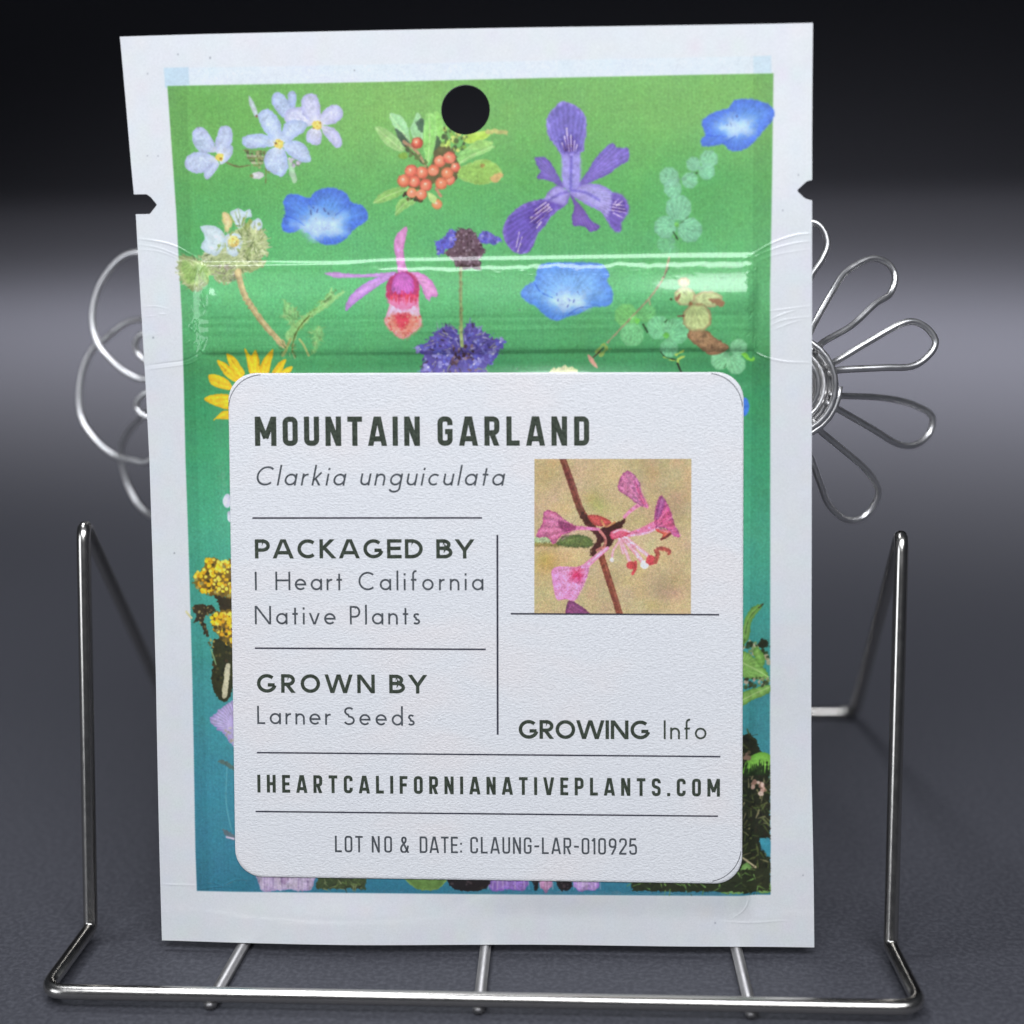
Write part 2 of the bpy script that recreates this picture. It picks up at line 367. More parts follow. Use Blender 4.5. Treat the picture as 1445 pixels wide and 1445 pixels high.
for k in range(40):
    q = R.random(); x, y = 870 + 280 * q + R.uniform(-22, 22), 850 - 310 * q + R.uniform(-22, 22)
    stroke(cv, z5([(x, y), (x + 26, y - 28)]), 1.5, R.choice([(190, 222, 150), (120, 170, 90), (104, 140, 84)]), a=.5, rough=1)
poly(cv, z5([(1020, 800), (1060, 770), (1090, 800), (1080, 870), (1050, 930), (1010, 960), (1030, 880)]), (146, 192, 120), rough=3, a=.55, soft=3)
scatter(cv, z5([(1010, 800), (1060, 760), (1100, 800), (1070, 900), (1010, 950)]), [(100, 140, 84), (176, 212, 140), (130, 170, 104)], 30, .8, 2, 'hair', L=6, a=.55)
stroke(cv, z5([(1000, 700), (930, 780), (890, 870), (880, 950)]), 2, (96, 116, 60)); stroke(cv, z5([(930, 860), (960, 900), (990, 970)]), 3, (176, 190, 120)); stroke(cv, z5([(870, 860), (840, 930), (815, 970)]), 4, (150, 164, 100))
scatter(cv, z5([(800, 880), (900, 880), (900, 970), (810, 975)]), [(120, 130, 84), (176, 170, 120), (90, 120, 70)], 24, .8, 2, 'hair', L=6)

# ---- yellow ray flower
art(cv, 'printed_flower', 'printed yellow ray flower half hidden by the sticker')
yb_ = z5([(640, 1240)])[0]
for P in ([(562, 920), (600, 970), (636, 935), (662, 1040), (668, 1110), (600, 1110), (572, 1010)], [(752, 928), (738, 1010), (712, 1110), (655, 1110), (668, 1030), (700, 975)],
          [(837, 995), (825, 1040), (790, 1110), (735, 1110), (770, 1040), (800, 1010)], [(882, 1045), (860, 1090), (790, 1110), (825, 1060)],
          [(436, 960), (490, 985), (530, 1040), (560, 1095), (500, 1150), (460, 1060)], [(368, 1008), (420, 1018), (480, 1070), (510, 1150), (430, 1110)],
          [(312, 1105), (370, 1100), (450, 1140), (475, 1200), (400, 1195), (330, 1165)], [(284, 1268), (340, 1235), (460, 1240), (460, 1330), (370, 1315)],
          [(345, 1412), (400, 1352), (460, 1350), (460, 1400), (370, 1400)]):
    poly(cv, z5(P), (236, 190, 40), (222, 172, 30), 6, vein=(yb_, 40, .05), rough=.7)
for P in ([(640, 935), (650, 1000), (660, 1060)], [(470, 1000), (500, 1050)], [(660, 1000), (655, 1040)], [(400, 1040), (450, 1090)]): stroke(cv, z5(P), 1.5, (150, 120, 20), a=.5)

# ---- berries and leaves
def z2(p): return Z(480, 90, S, p)
art(cv, 'printed_leaf', 'printed spray of green leaves below the punched hole')
LF = [([(235, 430), (300, 440), (400, 520), (432, 580), (410, 600), (320, 560), (260, 490)], (146, 190, 118)), ([(330, 340), (400, 350), (450, 410), (470, 500), (460, 530), (400, 480), (350, 410)], (150, 200, 146)),
      ([(370, 440), (430, 480), (472, 540), (430, 560), (390, 500)], (62, 88, 66)), ([(490, 400), (520, 330), (550, 380), (562, 500), (540, 520), (490, 505), (472, 440)], (148, 198, 144)),
      ([(515, 400), (555, 370), (575, 420), (555, 470), (525, 440)], (66, 96, 70)), ([(640, 322), (680, 350), (700, 430), (720, 520), (690, 570), (650, 500), (635, 400)], (138, 198, 104)),
      ([(650, 490), (682, 540), (660, 605), (635, 590)], (66, 92, 60)), ([(575, 350), (610, 332), (640, 360), (650, 450), (640, 560), (592, 690), (566, 600), (562, 450)], (136, 196, 106)),
      ([(830, 500), (900, 470), (1000, 455), (1020, 480), (970, 520), (870, 545)], (168, 202, 84)), ([(790, 640), (850, 570), (960, 545), (1045, 560), (1000, 600), (900, 640), (800, 690)], (136, 190, 108)),
      ([(790, 720), (870, 680), (960, 650), (1040, 670), (1095, 730), (1090, 790), (1030, 812), (940, 825), (850, 800), (795, 770)], (142, 184, 92)),
      ([(220, 950), (280, 880), (380, 840), (470, 845), (400, 900), (300, 940)], (132, 180, 98)), ([(372, 1032), (380, 960), (430, 910), (512, 940), (440, 990), (392, 1025)], (134, 182, 100)),
      ([(860, 580), (940, 520), (1040, 540), (960, 580)], (150, 198, 110))]
for P, c in LF: poly(cv, z2(P), c, tuple(int(v * .9 + 20) for v in c), 5, rough=1.0, vein=(z2([(600, 700)])[0], 60, .02))
for P in ([(245, 440), (420, 590)], [(600, 345), (605, 500), (592, 680)], [(335, 350), (460, 520)], [(370, 1025), (440, 950), (500, 930)], [(225, 948), (340, 890), (460, 850)], [(800, 680), (900, 620), (1030, 565)]):
    stroke(cv, z2(P), 1.4, (196, 220, 160), a=.6)
stroke(cv, z2([(1000, 462), (1070, 462), (1128, 472)]), 7, (176, 178, 110), w2=5, rough=1.4)
poly(cv, z2([(1020, 770), (1090, 740), (1100, 780), (1040, 810)]), (206, 160, 110), rough=1.5, a=.8); disc(cv, z2([(965, 695)])[0], 3, (160, 120, 70), a=.7)
tang = z2([(700, 430), (760, 460), (870, 500), (860, 560), (780, 610), (690, 600), (690, 520)])
scatter(cv, tang, [(176, 206, 96), (120, 160, 70), (80, 100, 56), (204, 216, 120), (66, 84, 50), (160, 180, 90)], 70, 1.5, 4)
stroke(cv, z2([(430, 530), (520, 600), (580, 700)]), 5, (160, 130, 100), w2=3); stroke(cv, z2([(440, 560), (500, 620), (560, 680)]), 2, (80, 70, 50))
scatter(cv, z2([(430, 560), (560, 600), (600, 690), (480, 650)]), [(70, 84, 56), (90, 110, 60)], 14, 1.5, 3.5)
scatter(cv, z2([(420, 880), (520, 850), (560, 930), (510, 950), (430, 910)]), [(60, 50, 34), (86, 70, 40)], 24, 2, 4)
poly(cv, z2([(640, 600), (680, 560), (770, 590), (800, 700), (780, 800), (700, 780), (560, 860), (460, 830), (470, 740), (600, 700)]), (96, 90, 54), rough=2)
disc(cv, z2([(425, 625)])[0], 6.5, (120, 160, 66), ry=5); stroke(cv, z2([(650, 850), (680, 900)]), 4, (190, 140, 110))
art(cv, 'printed_berries', 'printed bunch of coral red berries')
for (x, y, r) in ((520, 540, 40), (780, 705, 32), (740, 790, 38), (655, 955, 36), (675, 665, 40), (740, 640, 42), (725, 745, 42), (685, 815, 42), (630, 725, 40), (555, 740, 42), (480, 730, 44), (580, 825, 42), (485, 878, 36),
                  (550, 890, 38), (500, 800, 42), (430, 795, 44)):
    p = z2([(x, y)])[0]
    base = (188, 84, 66) if x == 520 else ((224, 150, 96) if (x, y) in ((485, 878), (655, 955)) else (222, 110 + (x * 7) % 20, 88))
    disc(cv, p, r / S, base, edge=tuple(int(v * .82) for v in base), ew=6, rough=.7, centre=(p[0] - 1.5, p[1] - 1), ccol=(238, 150, 118), cr=7)
    disc(cv, (p[0] - 1, p[1] - 1.5), 1.5, (250, 214, 196), a=.8)
poly(cv, z2([(595, 875), (650, 905), (640, 950), (605, 930)]), (176, 206, 130), rough=.8)

# ---- violet iris
def z3(p): return Z(680, 110, S, p)
art(cv, 'printed_flower', 'printed violet iris with striped petals')
ib = z3([(598, 765)])[0]
IP = [([(355, 545), (430, 545), (490, 620), (540, 710), (592, 768), (520, 735), (450, 700), (370, 682), (392, 640), (370, 590)], (118, 102, 178), (104, 86, 164)),
      ([(620, 755), (700, 660), (760, 560), (820, 490), (880, 445), (920, 480), (985, 478), (995, 560), (930, 600), (850, 660), (740, 710), (650, 760)], (122, 106, 184), (110, 94, 174)),
      ([(598, 790), (650, 850), (700, 910), (740, 970), (800, 1010), (740, 1050), (690, 1010), (620, 1005), (608, 940), (625, 880)], (122, 96, 174), (104, 80, 158)),
      ([(600, 765), (720, 720), (830, 738), (890, 780), (950, 800), (992, 870), (985, 930), (945, 980), (937, 1048), (890, 1035), (840, 960), (800, 910), (720, 870), (615, 805)], (162, 152, 210), (138, 126, 196)),
      ([(580, 770), (500, 738), (440, 790), (420, 820), (300, 850), (220, 900), (160, 970), (138, 1050), (160, 1120), (210, 1180), (290, 1197), (340, 1150), (380, 1060), (430, 1000), (480, 930), (560, 870), (592, 815)], (106, 86, 174), (126, 108, 188)),
      ([(545, 158), (600, 175), (660, 210), (702, 270), (707, 360), (692, 450), (690, 500), (665, 520), (662, 640), (655, 740), (600, 772), (545, 720), (545, 620), (535, 530), (500, 470), (445, 390), (433, 300), (450, 250), (500, 190)], (116, 106, 184), (136, 126, 200))]
for P, c, e in IP: poly(cv, z3(P), c, e, 8, vein=(ib, 90, .06), rough=.9, soft=2)
poly(cv, z3([(880, 790), (950, 800), (992, 870), (985, 930), (945, 980), (937, 1048), (890, 1035), (850, 960), (880, 880)]), (104, 82, 168), rough=1.2, a=.85, soft=7, vein=(ib, 60, .06))
poly(cv, z3([(548, 530), (660, 530), (658, 730), (600, 765), (548, 720)]), (158, 150, 216), rough=.8, a=.85, soft=7)
poly(cv, z3([(585, 775), (500, 745), (440, 800), (430, 830), (500, 850), (560, 860)]), (168, 158, 218), rough=1, a=.85, soft=6)
stroke(cv, z3([(605, 540), (602, 640), (600, 765)]), 3.5, (104, 92, 182), a=.8, soft=4); stroke(cv, z3([(615, 768), (700, 780), (790, 830)]), 3.5, (104, 92, 186), a=.7, soft=4)
stroke(cv, z3([(590, 775), (530, 790), (450, 830)]), 3, (110, 96, 188), a=.7, soft=4)
poly(cv, z3([(470, 850), (440, 930), (380, 1000), (330, 1000), (300, 940), (400, 850)]), (70, 44, 130), a=.4, soft=16, rough=2)
poly(cv, z3([(530, 430), (590, 380), (650, 430), (640, 510), (560, 510)]), (66, 46, 132), a=.5, soft=12, rough=3)
poly(cv, z3([(880, 850), (960, 860), (970, 910), (890, 920)]), (60, 38, 120), a=.5, soft=8, rough=3)
LT = (226, 210, 232)
for P in ([(572, 345), (580, 420), (590, 500)], [(600, 390), (604, 500)], [(558, 400), (575, 480)], [(626, 430), (620, 500)], [(540, 445), (560, 490)], [(642, 455), (632, 500)],
          [(450, 860), (330, 950)], [(445, 875), (330, 965)], [(460, 880), (320, 985)], [(470, 895), (370, 985)], [(430, 850), (350, 905)], [(400, 980), (370, 1020)], [(240, 1180), (270, 1080)], [(230, 1150), (250, 1050)],
          [(890, 860), (960, 870)], [(885, 880), (970, 895)], [(880, 900), (975, 918)], [(890, 920), (950, 950)], [(900, 850), (930, 820)], [(910, 870), (950, 840)]):
    stroke(cv, z3(P), 1.9, LT, w2=1, a=.85, rough=.5)
for P in ([(584, 400), (596, 500)], [(612, 400), (612, 500)], [(568, 420), (578, 490)], [(440, 880), (320, 975)], [(465, 905), (350, 990)], [(880, 890), (970, 907)], [(550, 460), (566, 500)], [(420, 870), (340, 930)]):
    stroke(cv, z3(P), 1.3, (64, 30, 96), a=.8, rough=.5)

# ---- pink orchid
def z6(p): return Z(440, 300, S, p)
art(cv, 'printed_flower', 'printed pink orchid with a spotted pouch')
ob = z6([(620, 420)])[0]
for P, c, e in (([(640, 98), (647, 130), (622, 250), (635, 350), (655, 405), (590, 412), (575, 320), (555, 230), (570, 160), (610, 112)], (206, 142, 192), (192, 124, 180)),
                ([(88, 412), (150, 405), (300, 420), (480, 410), (570, 405), (545, 432), (400, 440), (200, 445), (120, 432)], (196, 150, 206), (170, 126, 186)),
                ([(233, 668), (245, 600), (310, 520), (420, 450), (540, 415), (575, 428), (470, 490), (370, 560), (270, 640)], (192, 146, 208), (170, 122, 196)),
                ([(670, 405), (740, 412), (810, 460), (857, 545), (845, 575), (815, 570), (803, 608), (770, 570), (745, 500), (690, 440)], (206, 142, 192), (190, 118, 180)),
                ([(520, 470), (560, 425), (640, 400), (700, 430), (732, 500), (730, 600), (740, 690), (747, 760), (700, 810), (625, 857), (560, 820), (500, 750), (510, 690), (530, 620), (506, 560)], (228, 186, 214), (214, 150, 176))):
    poly(cv, z6(P), c, e, 6, vein=(ob, 36, .03), rough=.9)
poly(cv, z6([(512, 480), (560, 425), (640, 402), (700, 432), (730, 500), (728, 590), (690, 640), (620, 660), (550, 630), (510, 570)]), (164, 50, 100), rough=1.4, soft=3)
poly(cv, z6([(545, 500), (570, 430), (620, 405), (680, 440), (700, 510), (680, 555), (620, 560), (560, 550)]), (188, 96, 178), (172, 66, 152), 6, rough=1.2, vein=(ob, 30, .05))
poly(cv, z6([(520, 590), (560, 565), (620, 570), (690, 560), (728, 580), (720, 650), (690, 640), (620, 670), (560, 640)]), (222, 130, 170), rough=2, soft=5, a=.9)
for k in range(34):
    x = 525 + k * 6; y0_ = 556 + 10 * math.sin(k * .7)
    stroke(cv, z6([(x, y0_ + R.uniform(-14, 10)), (x + R.uniform(-5, 5), y0_ + R.uniform(20, 66))]), R.uniform(1, 2), R.choice([(206, 44, 70), (190, 36, 84), (216, 70, 90)]), w2=.7, a=.85)
poly(cv, z6([(540, 700), (610, 690), (720, 700), (745, 760), (700, 812), (625, 855), (560, 820), (502, 750)]), (230, 136, 122), rough=2, soft=9, mott=.09)
poly(cv, z6([(570, 700), (620, 690), (670, 705), (650, 760), (610, 790), (585, 760)]), (222, 66, 90), rough=2, soft=8, a=.9)
scatter(cv, z6([(515, 700), (740, 700), (720, 790), (625, 850), (540, 800)]), [(236, 170, 140), (200, 90, 90), (214, 120, 100)], 50, .7, 1.7)

# ---- sage (two whorls on one stalk)
art(cv, 'printed_flower', 'printed purple sage with two round whorls')
BL = [(92, 92, 178), (118, 116, 192), (82, 74, 156), (140, 136, 198), (66, 58, 124), (106, 94, 174)]
BR = [(70, 46, 56), (98, 72, 84), (120, 96, 108), (56, 36, 40), (140, 120, 130), (84, 60, 66)]
for P in ([(840, 200), (900, 170), (940, 115), (990, 140), (1000, 220), (900, 260), (860, 295), (845, 240)], [(1110, 190), (1160, 130), (1230, 150), (1290, 190), (1230, 215), (1150, 205)]):
    P = z6(P); poly(cv, P, (96, 96, 196), rough=3); scatter(cv, P, BL, 40, 1, 3)
P = z6([(985, 120), (1080, 118), (1130, 180), (1150, 220), (1182, 275), (1140, 300), (1145, 350), (1140, 378), (1000, 380), (940, 310), (905, 270), (970, 220)])
poly(cv, P, (96, 74, 84), rough=2.5); scatter(cv, P, BR + [(150, 130, 146)], 120, .9, 2.4)
scatter(cv, z6([(990, 355), (1140, 355), (1140, 380), (1000, 382)]), [(56, 34, 36), (74, 44, 40)], 20, 1.5, 2.6)
stroke(cv, z6([(1010, 380), (1012, 500), (1015, 700), (1020, 900)]), 4.2, (132, 146, 96), w2=5, rough=.6); stroke(cv, z6([(1008, 400), (1010, 700)]), 1.3, (92, 100, 70), a=.7)
P = z6([(720, 920), (800, 860), (850, 790), (950, 760), (1010, 830), (1070, 745), (1150, 800), (1200, 830), (1290, 880), (1270, 950), (1240, 1010), (1180, 1060), (1160, 1120), (760, 1120), (750, 1060), (770, 980)])
poly(cv, P, (88, 78, 150), rough=4)
scatter(cv, P, BL + [(156, 152, 158), (60, 46, 60), (128, 130, 120), (70, 60, 70), (52, 40, 52), (170, 166, 190)], 170, .9, 2.4, 'hair', L=9)
scatter(cv, z6([(950, 900), (1090, 900), (1160, 1110), (930, 1110)]), BR, 60, 1, 3)
for k in range(26):
    an = math.pi * (1.05 + k / 25 * .95); rr = R.uniform(36, 56); x, y = 651 + rr * math.cos(an) * 1.02, 512 + rr * math.sin(an) * .78
    for _ in range(3): disc(cv, (x + R.uniform(-4, 4), y + R.uniform(-3, 3)), R.uniform(1.6, 3.4), R.choice(BL), ry=R.uniform(1.3, 2.4), rot=R.uniform(0, 3), rough=.8)
for (x, y) in ((790, 1050), (890, 1030), (1130, 990), (1100, 1030), (1230, 960), (860, 960), (920, 970), (740, 930), (1280, 880)):
    p = z6([(x, y)])[0]
    for k in range(5): disc(cv, (p[0] + 5 * math.cos(k * 1.26), p[1] + 4 * math.sin(k * 1.26)), 3.6, R.choice(BL[:4]), ry=2.6, rot=k, rough=.8)
    disc(cv, p, 1.4, (220, 220, 240), a=.8)
stroke(cv, z6([(1012, 780), (1020, 905)]), 5, (150, 168, 110))

# ---- trailing mint leaves (right)
art(cv, 'printed_leaf', 'printed trail of pale mint round leaves')
MT = (132, 192, 160)
def leaf(cx, cyy, r, base, c=MT, a=.8, ry=None, fn=z4, ed=None):
    p = fn([(cx, cyy)])[0]; n = 16
    pts = []
    for i in range(n):
        t = 2 * math.pi * i / n; k = 1 + (.03 if i % 2 else -.025)
        pts.append((p[0] + r / S * k * math.cos(t), p[1] + (ry or r) / S * k * math.sin(t)))
    b = fn([base])[0]
    poly(cv, pts, c, ed or tuple(int(v * .94) for v in c), 5, a=a, vein=(b, 27, .045), rough=.8, soft=2.2)
    for k in range(5):
        an = math.atan2(p[1] - b[1], p[0] - b[0]) + (k - 2) * .33
        stroke(cv, [b, (b[0] + math.cos(an) * r / S * 1.6, b[1] + math.sin(an) * r / S * 1.6)], 1.1, tuple(int(v * .82) for v in c), w2=.5, a=.38)
for (x, y, r, bx, by) in ((400, 675, 66, 470, 690), (425, 755, 62, 470, 690), (540, 700, 56, 480, 690), (565, 590, 50, 600, 625), (670, 555, 62, 600, 620), (655, 640, 56, 600, 630),
                          (465, 885, 88, 450, 1000), (375, 1015, 76, 450, 1010), (540, 1035, 84, 450, 1010)):
    leaf(x, y, r, (bx, by))
leaf(380, 1130, 62, (430, 1090), a=.4); leaf(430, 1180, 40, (430, 1100), a=.25)
disc(cv, z4([(452, 1000)])[0], 3.5, (110, 180, 92)); stroke(cv, z4([(430, 1050), (458, 1102)]), 2.6, (50, 80, 50)); disc(cv, z4([(588, 648)])[0], 1.8, (60, 90, 60)); stroke(cv, z4([(450, 1010), (530, 950)]), 1.2, (70, 110, 70), a=.7)
for (x, y, r, bx, by, c) in ((880, 700, 78, 940, 740, (126, 196, 114)), (1020, 685, 62, 960, 740, (122, 196, 122)), (920, 830, 80, 945, 750, (128, 200, 140))): leaf(x, y, r, (bx, by), c, fn=z7)
def z8(p): return Z(810, 310, S, p)
for (x, y, r, bx, by) in ((570, 735, 80, 620, 800), (690, 760, 88, 620, 800), (640, 875, 62, 625, 800)): leaf(x, y, r, (bx, by), (128, 200, 150), fn=z8)
for (x, y, r, bx, by) in ((990, 955, 66, 1040, 910), (1095, 985, 66, 1040, 910), (1110, 870, 58, 1040, 910)): leaf(x, y, r, (bx, by), (140, 204, 156), fn=z8)
disc(cv, z8([(620, 790)])[0], 4, (104, 186, 84)); disc(cv, z8([(425, 690)])[0], 4, (110, 190, 90))
stroke(cv, z8([(465, 715), (495, 765)]), 3, (46, 76, 48)); stroke(cv, z8([(625, 685), (612, 700)]), 1.4, (50, 80, 50)); stroke(cv, z8([(1025, 985), (1015, 1010)]), 1.6, (50, 80, 50))
stroke(cv, z8([(1150, 920), (1190, 950), (1235, 942)]), 6, (120, 196, 70), w2=2, rough=1.5)
stroke(cv, z8([(640, 260), (610, 380), (520, 520), (400, 650), (220, 840)]), 3, (164, 150, 120), w2=1.8, rough=.5)
stroke(cv, z8([(640, 330), (605, 390)]), 1.4, (70, 60, 50)); stroke(cv, z8([(500, 530), (512, 580)]), 1.6, (180, 170, 130))
for P in ([(150, 900), (200, 850), (240, 900)], [(180, 920), (210, 880), (200, 860)]): stroke(cv, z8(P), 5, (146, 176, 92), w2=2, rough=1.5)
poly(cv, z8([(88, 915), (120, 940), (150, 985), (155, 1012), (125, 990), (100, 960)]), (200, 150, 130), rough=1)
stroke(cv, z8([(130, 935), (200, 870)]), 1.4, (70, 60, 40))
for P in ([(610, 935), (660, 955), (700, 960)], [(690, 920), (740, 890)], [(700, 950), (750, 930)], [(700, 960), (712, 1000)]): stroke(cv, z8(P), 3, (170, 196, 90), w2=1.4, rough=1.2)
stroke(cv, z8([(700, 980), (725, 1035)]), 3, (28, 40, 24), w2=2); stroke(cv, z8([(585, 900), (620, 935), (690, 955)]), 1.6, (40, 60, 36))
art(cv, 'printed_leaf', 'printed withering yellow and brown leaves')
for (x, y, r, ry, bx, by, c) in ((745, 525, 72, 62, 800, 570, (196, 210, 150)), (900, 545, 100, 56, 800, 570, (200, 206, 150)), (740, 430, 40, 34, 760, 520, (200, 200, 160))): leaf(x, y, r, (bx, by), c, a=.9, fn=z8, ry=ry, ed=(176, 150, 116))
poly(cv, z8([(690, 560), (680, 540), (720, 500), (710, 540)]), (140, 100, 76), rough=1.5); poly(cv, z8([(900, 540), (1010, 555), (990, 600), (940, 570)]), (160, 122, 92), rough=1.5)
poly(cv, z8([(778, 750), (830, 745), (900, 760), (960, 810), (1045, 862), (1010, 900), (920, 922), (830, 860), (770, 805)]), (158, 124, 92), (126, 92, 66), 5, rough=1.2, mott=.1)
leaf(830, 670, 98, (800, 570), (184, 196, 136), a=.95, fn=z8, ed=(150, 124, 92))
stroke(cv, z8([(700, 660), (740, 655)]), 2.5, (110, 74, 60)); disc(cv, z8([(655, 543)])[0], 2, (60, 70, 40)); disc(cv, z8([(785, 575)])[0], 2.5, (150, 110, 80))
art(cv, 'printed_seed_head', 'printed beige seed head rising over the sticker')
poly(cv, z7([(350, 1110), (365, 1070), (380, 1062), (390, 1052), (405, 1062), (420, 1046), (440, 1056), (465, 1034), (490, 1052), (515, 1046), (530, 1060), (550, 1062), (556, 1110)]), (202, 202, 158), (180, 186, 140), 5, smooth=False, vein=(z7([(460, 1200)])[0], 60, .06))

# ---- strips showing beside and below the sticker
def zl(p): return Z(250, 750, 2.89, p)
art(cv, 'printed_flower', 'printed yellow yarrow on dark stems at the left')
P = zl([(145, 250), (200, 260), (240, 250), (240, 340), (180, 330), (170, 290)]); poly(cv, P, (52, 44, 26), rough=2)
P = zl([(150, 440), (240, 430), (240, 560), (215, 680), (165, 675), (140, 600), (150, 540), (145, 500)]); poly(cv, P, (48, 50, 30), rough=1.5); scatter(cv, P, [(34, 34, 22), (80, 76, 44), (66, 54, 34)], 30, 1.2, 3)
poly(cv, zl([(200, 540), (220, 540), (215, 600), (205, 670), (184, 670), (192, 600)]), (196, 190, 160), rough=1.5)
for P, n in (([(65, 195), (80, 165), (105, 150), (120, 112), (150, 105), (185, 118), (240, 118), (240, 262), (180, 262), (110, 250), (80, 225)], 170), ([(140, 350), (160, 325), (240, 322), (240, 460), (200, 455), (150, 400)], 110)):
    P = zl(P); poly(cv, P, (120, 96, 34), rough=2.4)
    for i in range(n):
        for _ in range(20):
            x = R.uniform(min(p[0] for p in P), max(p[0] for p in P)); y = R.uniform(min(p[1] for p in P), max(p[1] for p in P))
            if inside(P, x, y): break
        lowf = (y - min(p[1] for p in P)) / (max(p[1] for p in P) - min(p[1] for p in P))
        disc(cv, (x, y), R.uniform(1.6, 3), R.choice([(238, 196, 40), (226, 176, 34), (244, 214, 84), (206, 150, 36)]) if R.random() > lowf * .55 else R.choice([(70, 60, 28), (150, 140, 80), (104, 84, 40)]), rough=.7)
P = zl([(60, 310), (90, 295), (150, 305), (150, 330), (110, 350), (130, 420), (118, 420), (92, 365), (70, 370), (80, 340)]); poly(cv, P, (56, 50, 34), rough=2); scatter(cv, P, [(40, 34, 26), (110, 96, 60), (150, 140, 90)], 22, 1, 2.4)
stroke(cv, zl([(38, 325), (60, 350)]), 3, (200, 196, 150)); stroke(cv, zl([(140, 480), (160, 540)]), 2, (120, 150, 110)); scatter(cv, zl([(125, 430), (150, 430), (150, 470), (130, 460)]), [(170, 150, 80), (90, 80, 50)], 8, 1, 2)
art(cv, 'printed_flower', 'printed lilac thistle edge at the left of the sticker')
P = zl([(135, 765), (160, 735), (200, 705), (240, 690), (240, 870), (215, 850), (190, 820), (160, 800)]); poly(cv, P, (176, 164, 206), (150, 134, 186), 8, rough=2.4, vein=(zl([(260, 800)])[0], 50, .08))
scatter(cv, zl([(190, 810), (240, 780), (240, 870), (215, 850)]), [(160, 150, 140), (186, 180, 170)], 14, 1, 2.4)
disc(cv, (322, 706), 7, (206, 206, 226), ry=10); disc(cv, (326, 728), 5, (200, 204, 222), ry=8)
art(cv, 'printed_leaf', 'printed small grey leaves at the lower left')
poly(cv, zl([(163, 935), (195, 930), (235, 955), (235, 972), (200, 950)]), (84, 110, 104), rough=1.4); poly(cv, zl([(188, 1208), (215, 1218), (240, 1235), (240, 1252), (205, 1240)]), (90, 106, 116), rough=1.4)
stroke(cv, zl([(205, 1240), (235, 1246)]), 3, (190, 180, 200)); stroke(cv, zl([(205, 960), (203, 1100), (225, 1210)]), 2, (110, 176, 186), a=.5)
def zr(p): return Z(1000, 750, 2.725, p)
art(cv, 'printed_leaf', 'printed green pointed leaves at the right edge')
lb = zr([(120, 520)])[0]
scatter(cv, zr([(125, 420), (190, 410), (232, 470), (232, 520), (130, 500)]), [(50, 66, 38), (120, 140, 90), (170, 160, 130), (40, 50, 30)], 46, 1.5, 4)
for P in ([(120, 440), (135, 340), (165, 290), (203, 283), (165, 340), (150, 410)], [(120, 460), (170, 480), (232, 562), (150, 565), (120, 540)], [(120, 620), (180, 600), (233, 590), (228, 622), (160, 652), (120, 668)], [(170, 470), (185, 440), (215, 490), (200, 520)]):
    poly(cv, zr(P), (126, 170, 88), (92, 134, 62), 6, vein=(lb, 26, .06), rough=1); 
stroke(cv, zr([(125, 500), (180, 530), (228, 558)]), 1.6, (170, 204, 130)); stroke(cv, zr([(125, 645), (230, 600)]), 1.6, (170, 200, 130)); stroke(cv, zr([(130, 440), (150, 340), (190, 290)]), 1.6, (74, 104, 54))
disc(cv, zr([(207, 430)])[0], 7, (36, 40, 28), rough=2.4); stroke(cv, zr([(190, 292), (206, 278)]), 2, (60, 60, 40))
scatter(cv, zr([(130, 560), (232, 560), (232, 590), (140, 600)]), [(60, 74, 44), (176, 160, 140), (110, 130, 80), (50, 50, 36)], 34, 1.5, 3.4)
art(cv, 'printed_plant', 'printed dark bristly plant at the lower right')
P = zr([(115, 780), (150, 775), (180, 795), (205, 860), (236, 880), (236, 1180), (195, 1180), (200, 1220), (236, 1260), (236, 1386), (100, 1386), (110, 1200)])
poly(cv, P, (34, 38, 24), rough=2.5, smooth=False)
scatter(cv, P, [(22, 24, 16), (56, 60, 36), (84, 92, 54), (120, 116, 84), (44, 40, 28), (28, 30, 20), (70, 84, 44)], 210, 1.2, 3.4, 'any', L=12)
poly(cv, zr([(132, 905), (150, 872), (190, 852), (236, 862), (236, 930), (136, 930)]), (122, 180, 74), (96, 150, 56), 8, rough=1)
for k in range(15): stroke(cv, zr([(135 + k * 7, 935), (138 + k * 7 + R.uniform(-4, 4), 885 + R.uniform(-6, 20))]), 3.4, (34, 48, 24), w2=.8)
scatter(cv, zr([(160, 960), (222, 950), (222, 1010), (180, 1020)]), [(196, 160, 146), (150, 116, 100), (216, 190, 176)], 12, 2, 4.5); scatter(cv, zr([(130, 840), (160, 840), (160, 880), (130, 880)]), [(130, 104, 90), (90, 80, 60)], 8, 2, 4)
for P in ([(100, 1386), (120, 1290), (150, 1270), (168, 1310), (150, 1370)], [(190, 1386), (200, 1340), (236, 1350), (236, 1386)], [(50, 1386), (60, 1372), (120, 1360), (130, 1386)]):
    poly(cv, zr(P), (128, 170, 98), (96, 136, 72), 8, rough=1.6)
stroke(cv, zr([(130, 1250), (180, 1290)]), 3, (170, 160, 130)); stroke(cv, zr([(205, 1100), (232, 1130)]), 3, (90, 100, 60))
poly(cv, zr([(196, 1180), (236, 1190), (236, 1250), (212, 1225)]), (60, 140, 160), rough=1.5)
P = [(888, 1225), (1086, 1225), (1086, 1257), (892, 1255)]
poly(cv, P, (40, 46, 28), rough=2, smooth=False); scatter(cv, P, [(30, 34, 20), (90, 120, 60), (60, 70, 40), (110, 150, 80)], 90, 1.2, 3, 'any', L=10)
art(cv, 'printed_flower', 'printed lilac petals along the bottom edge')
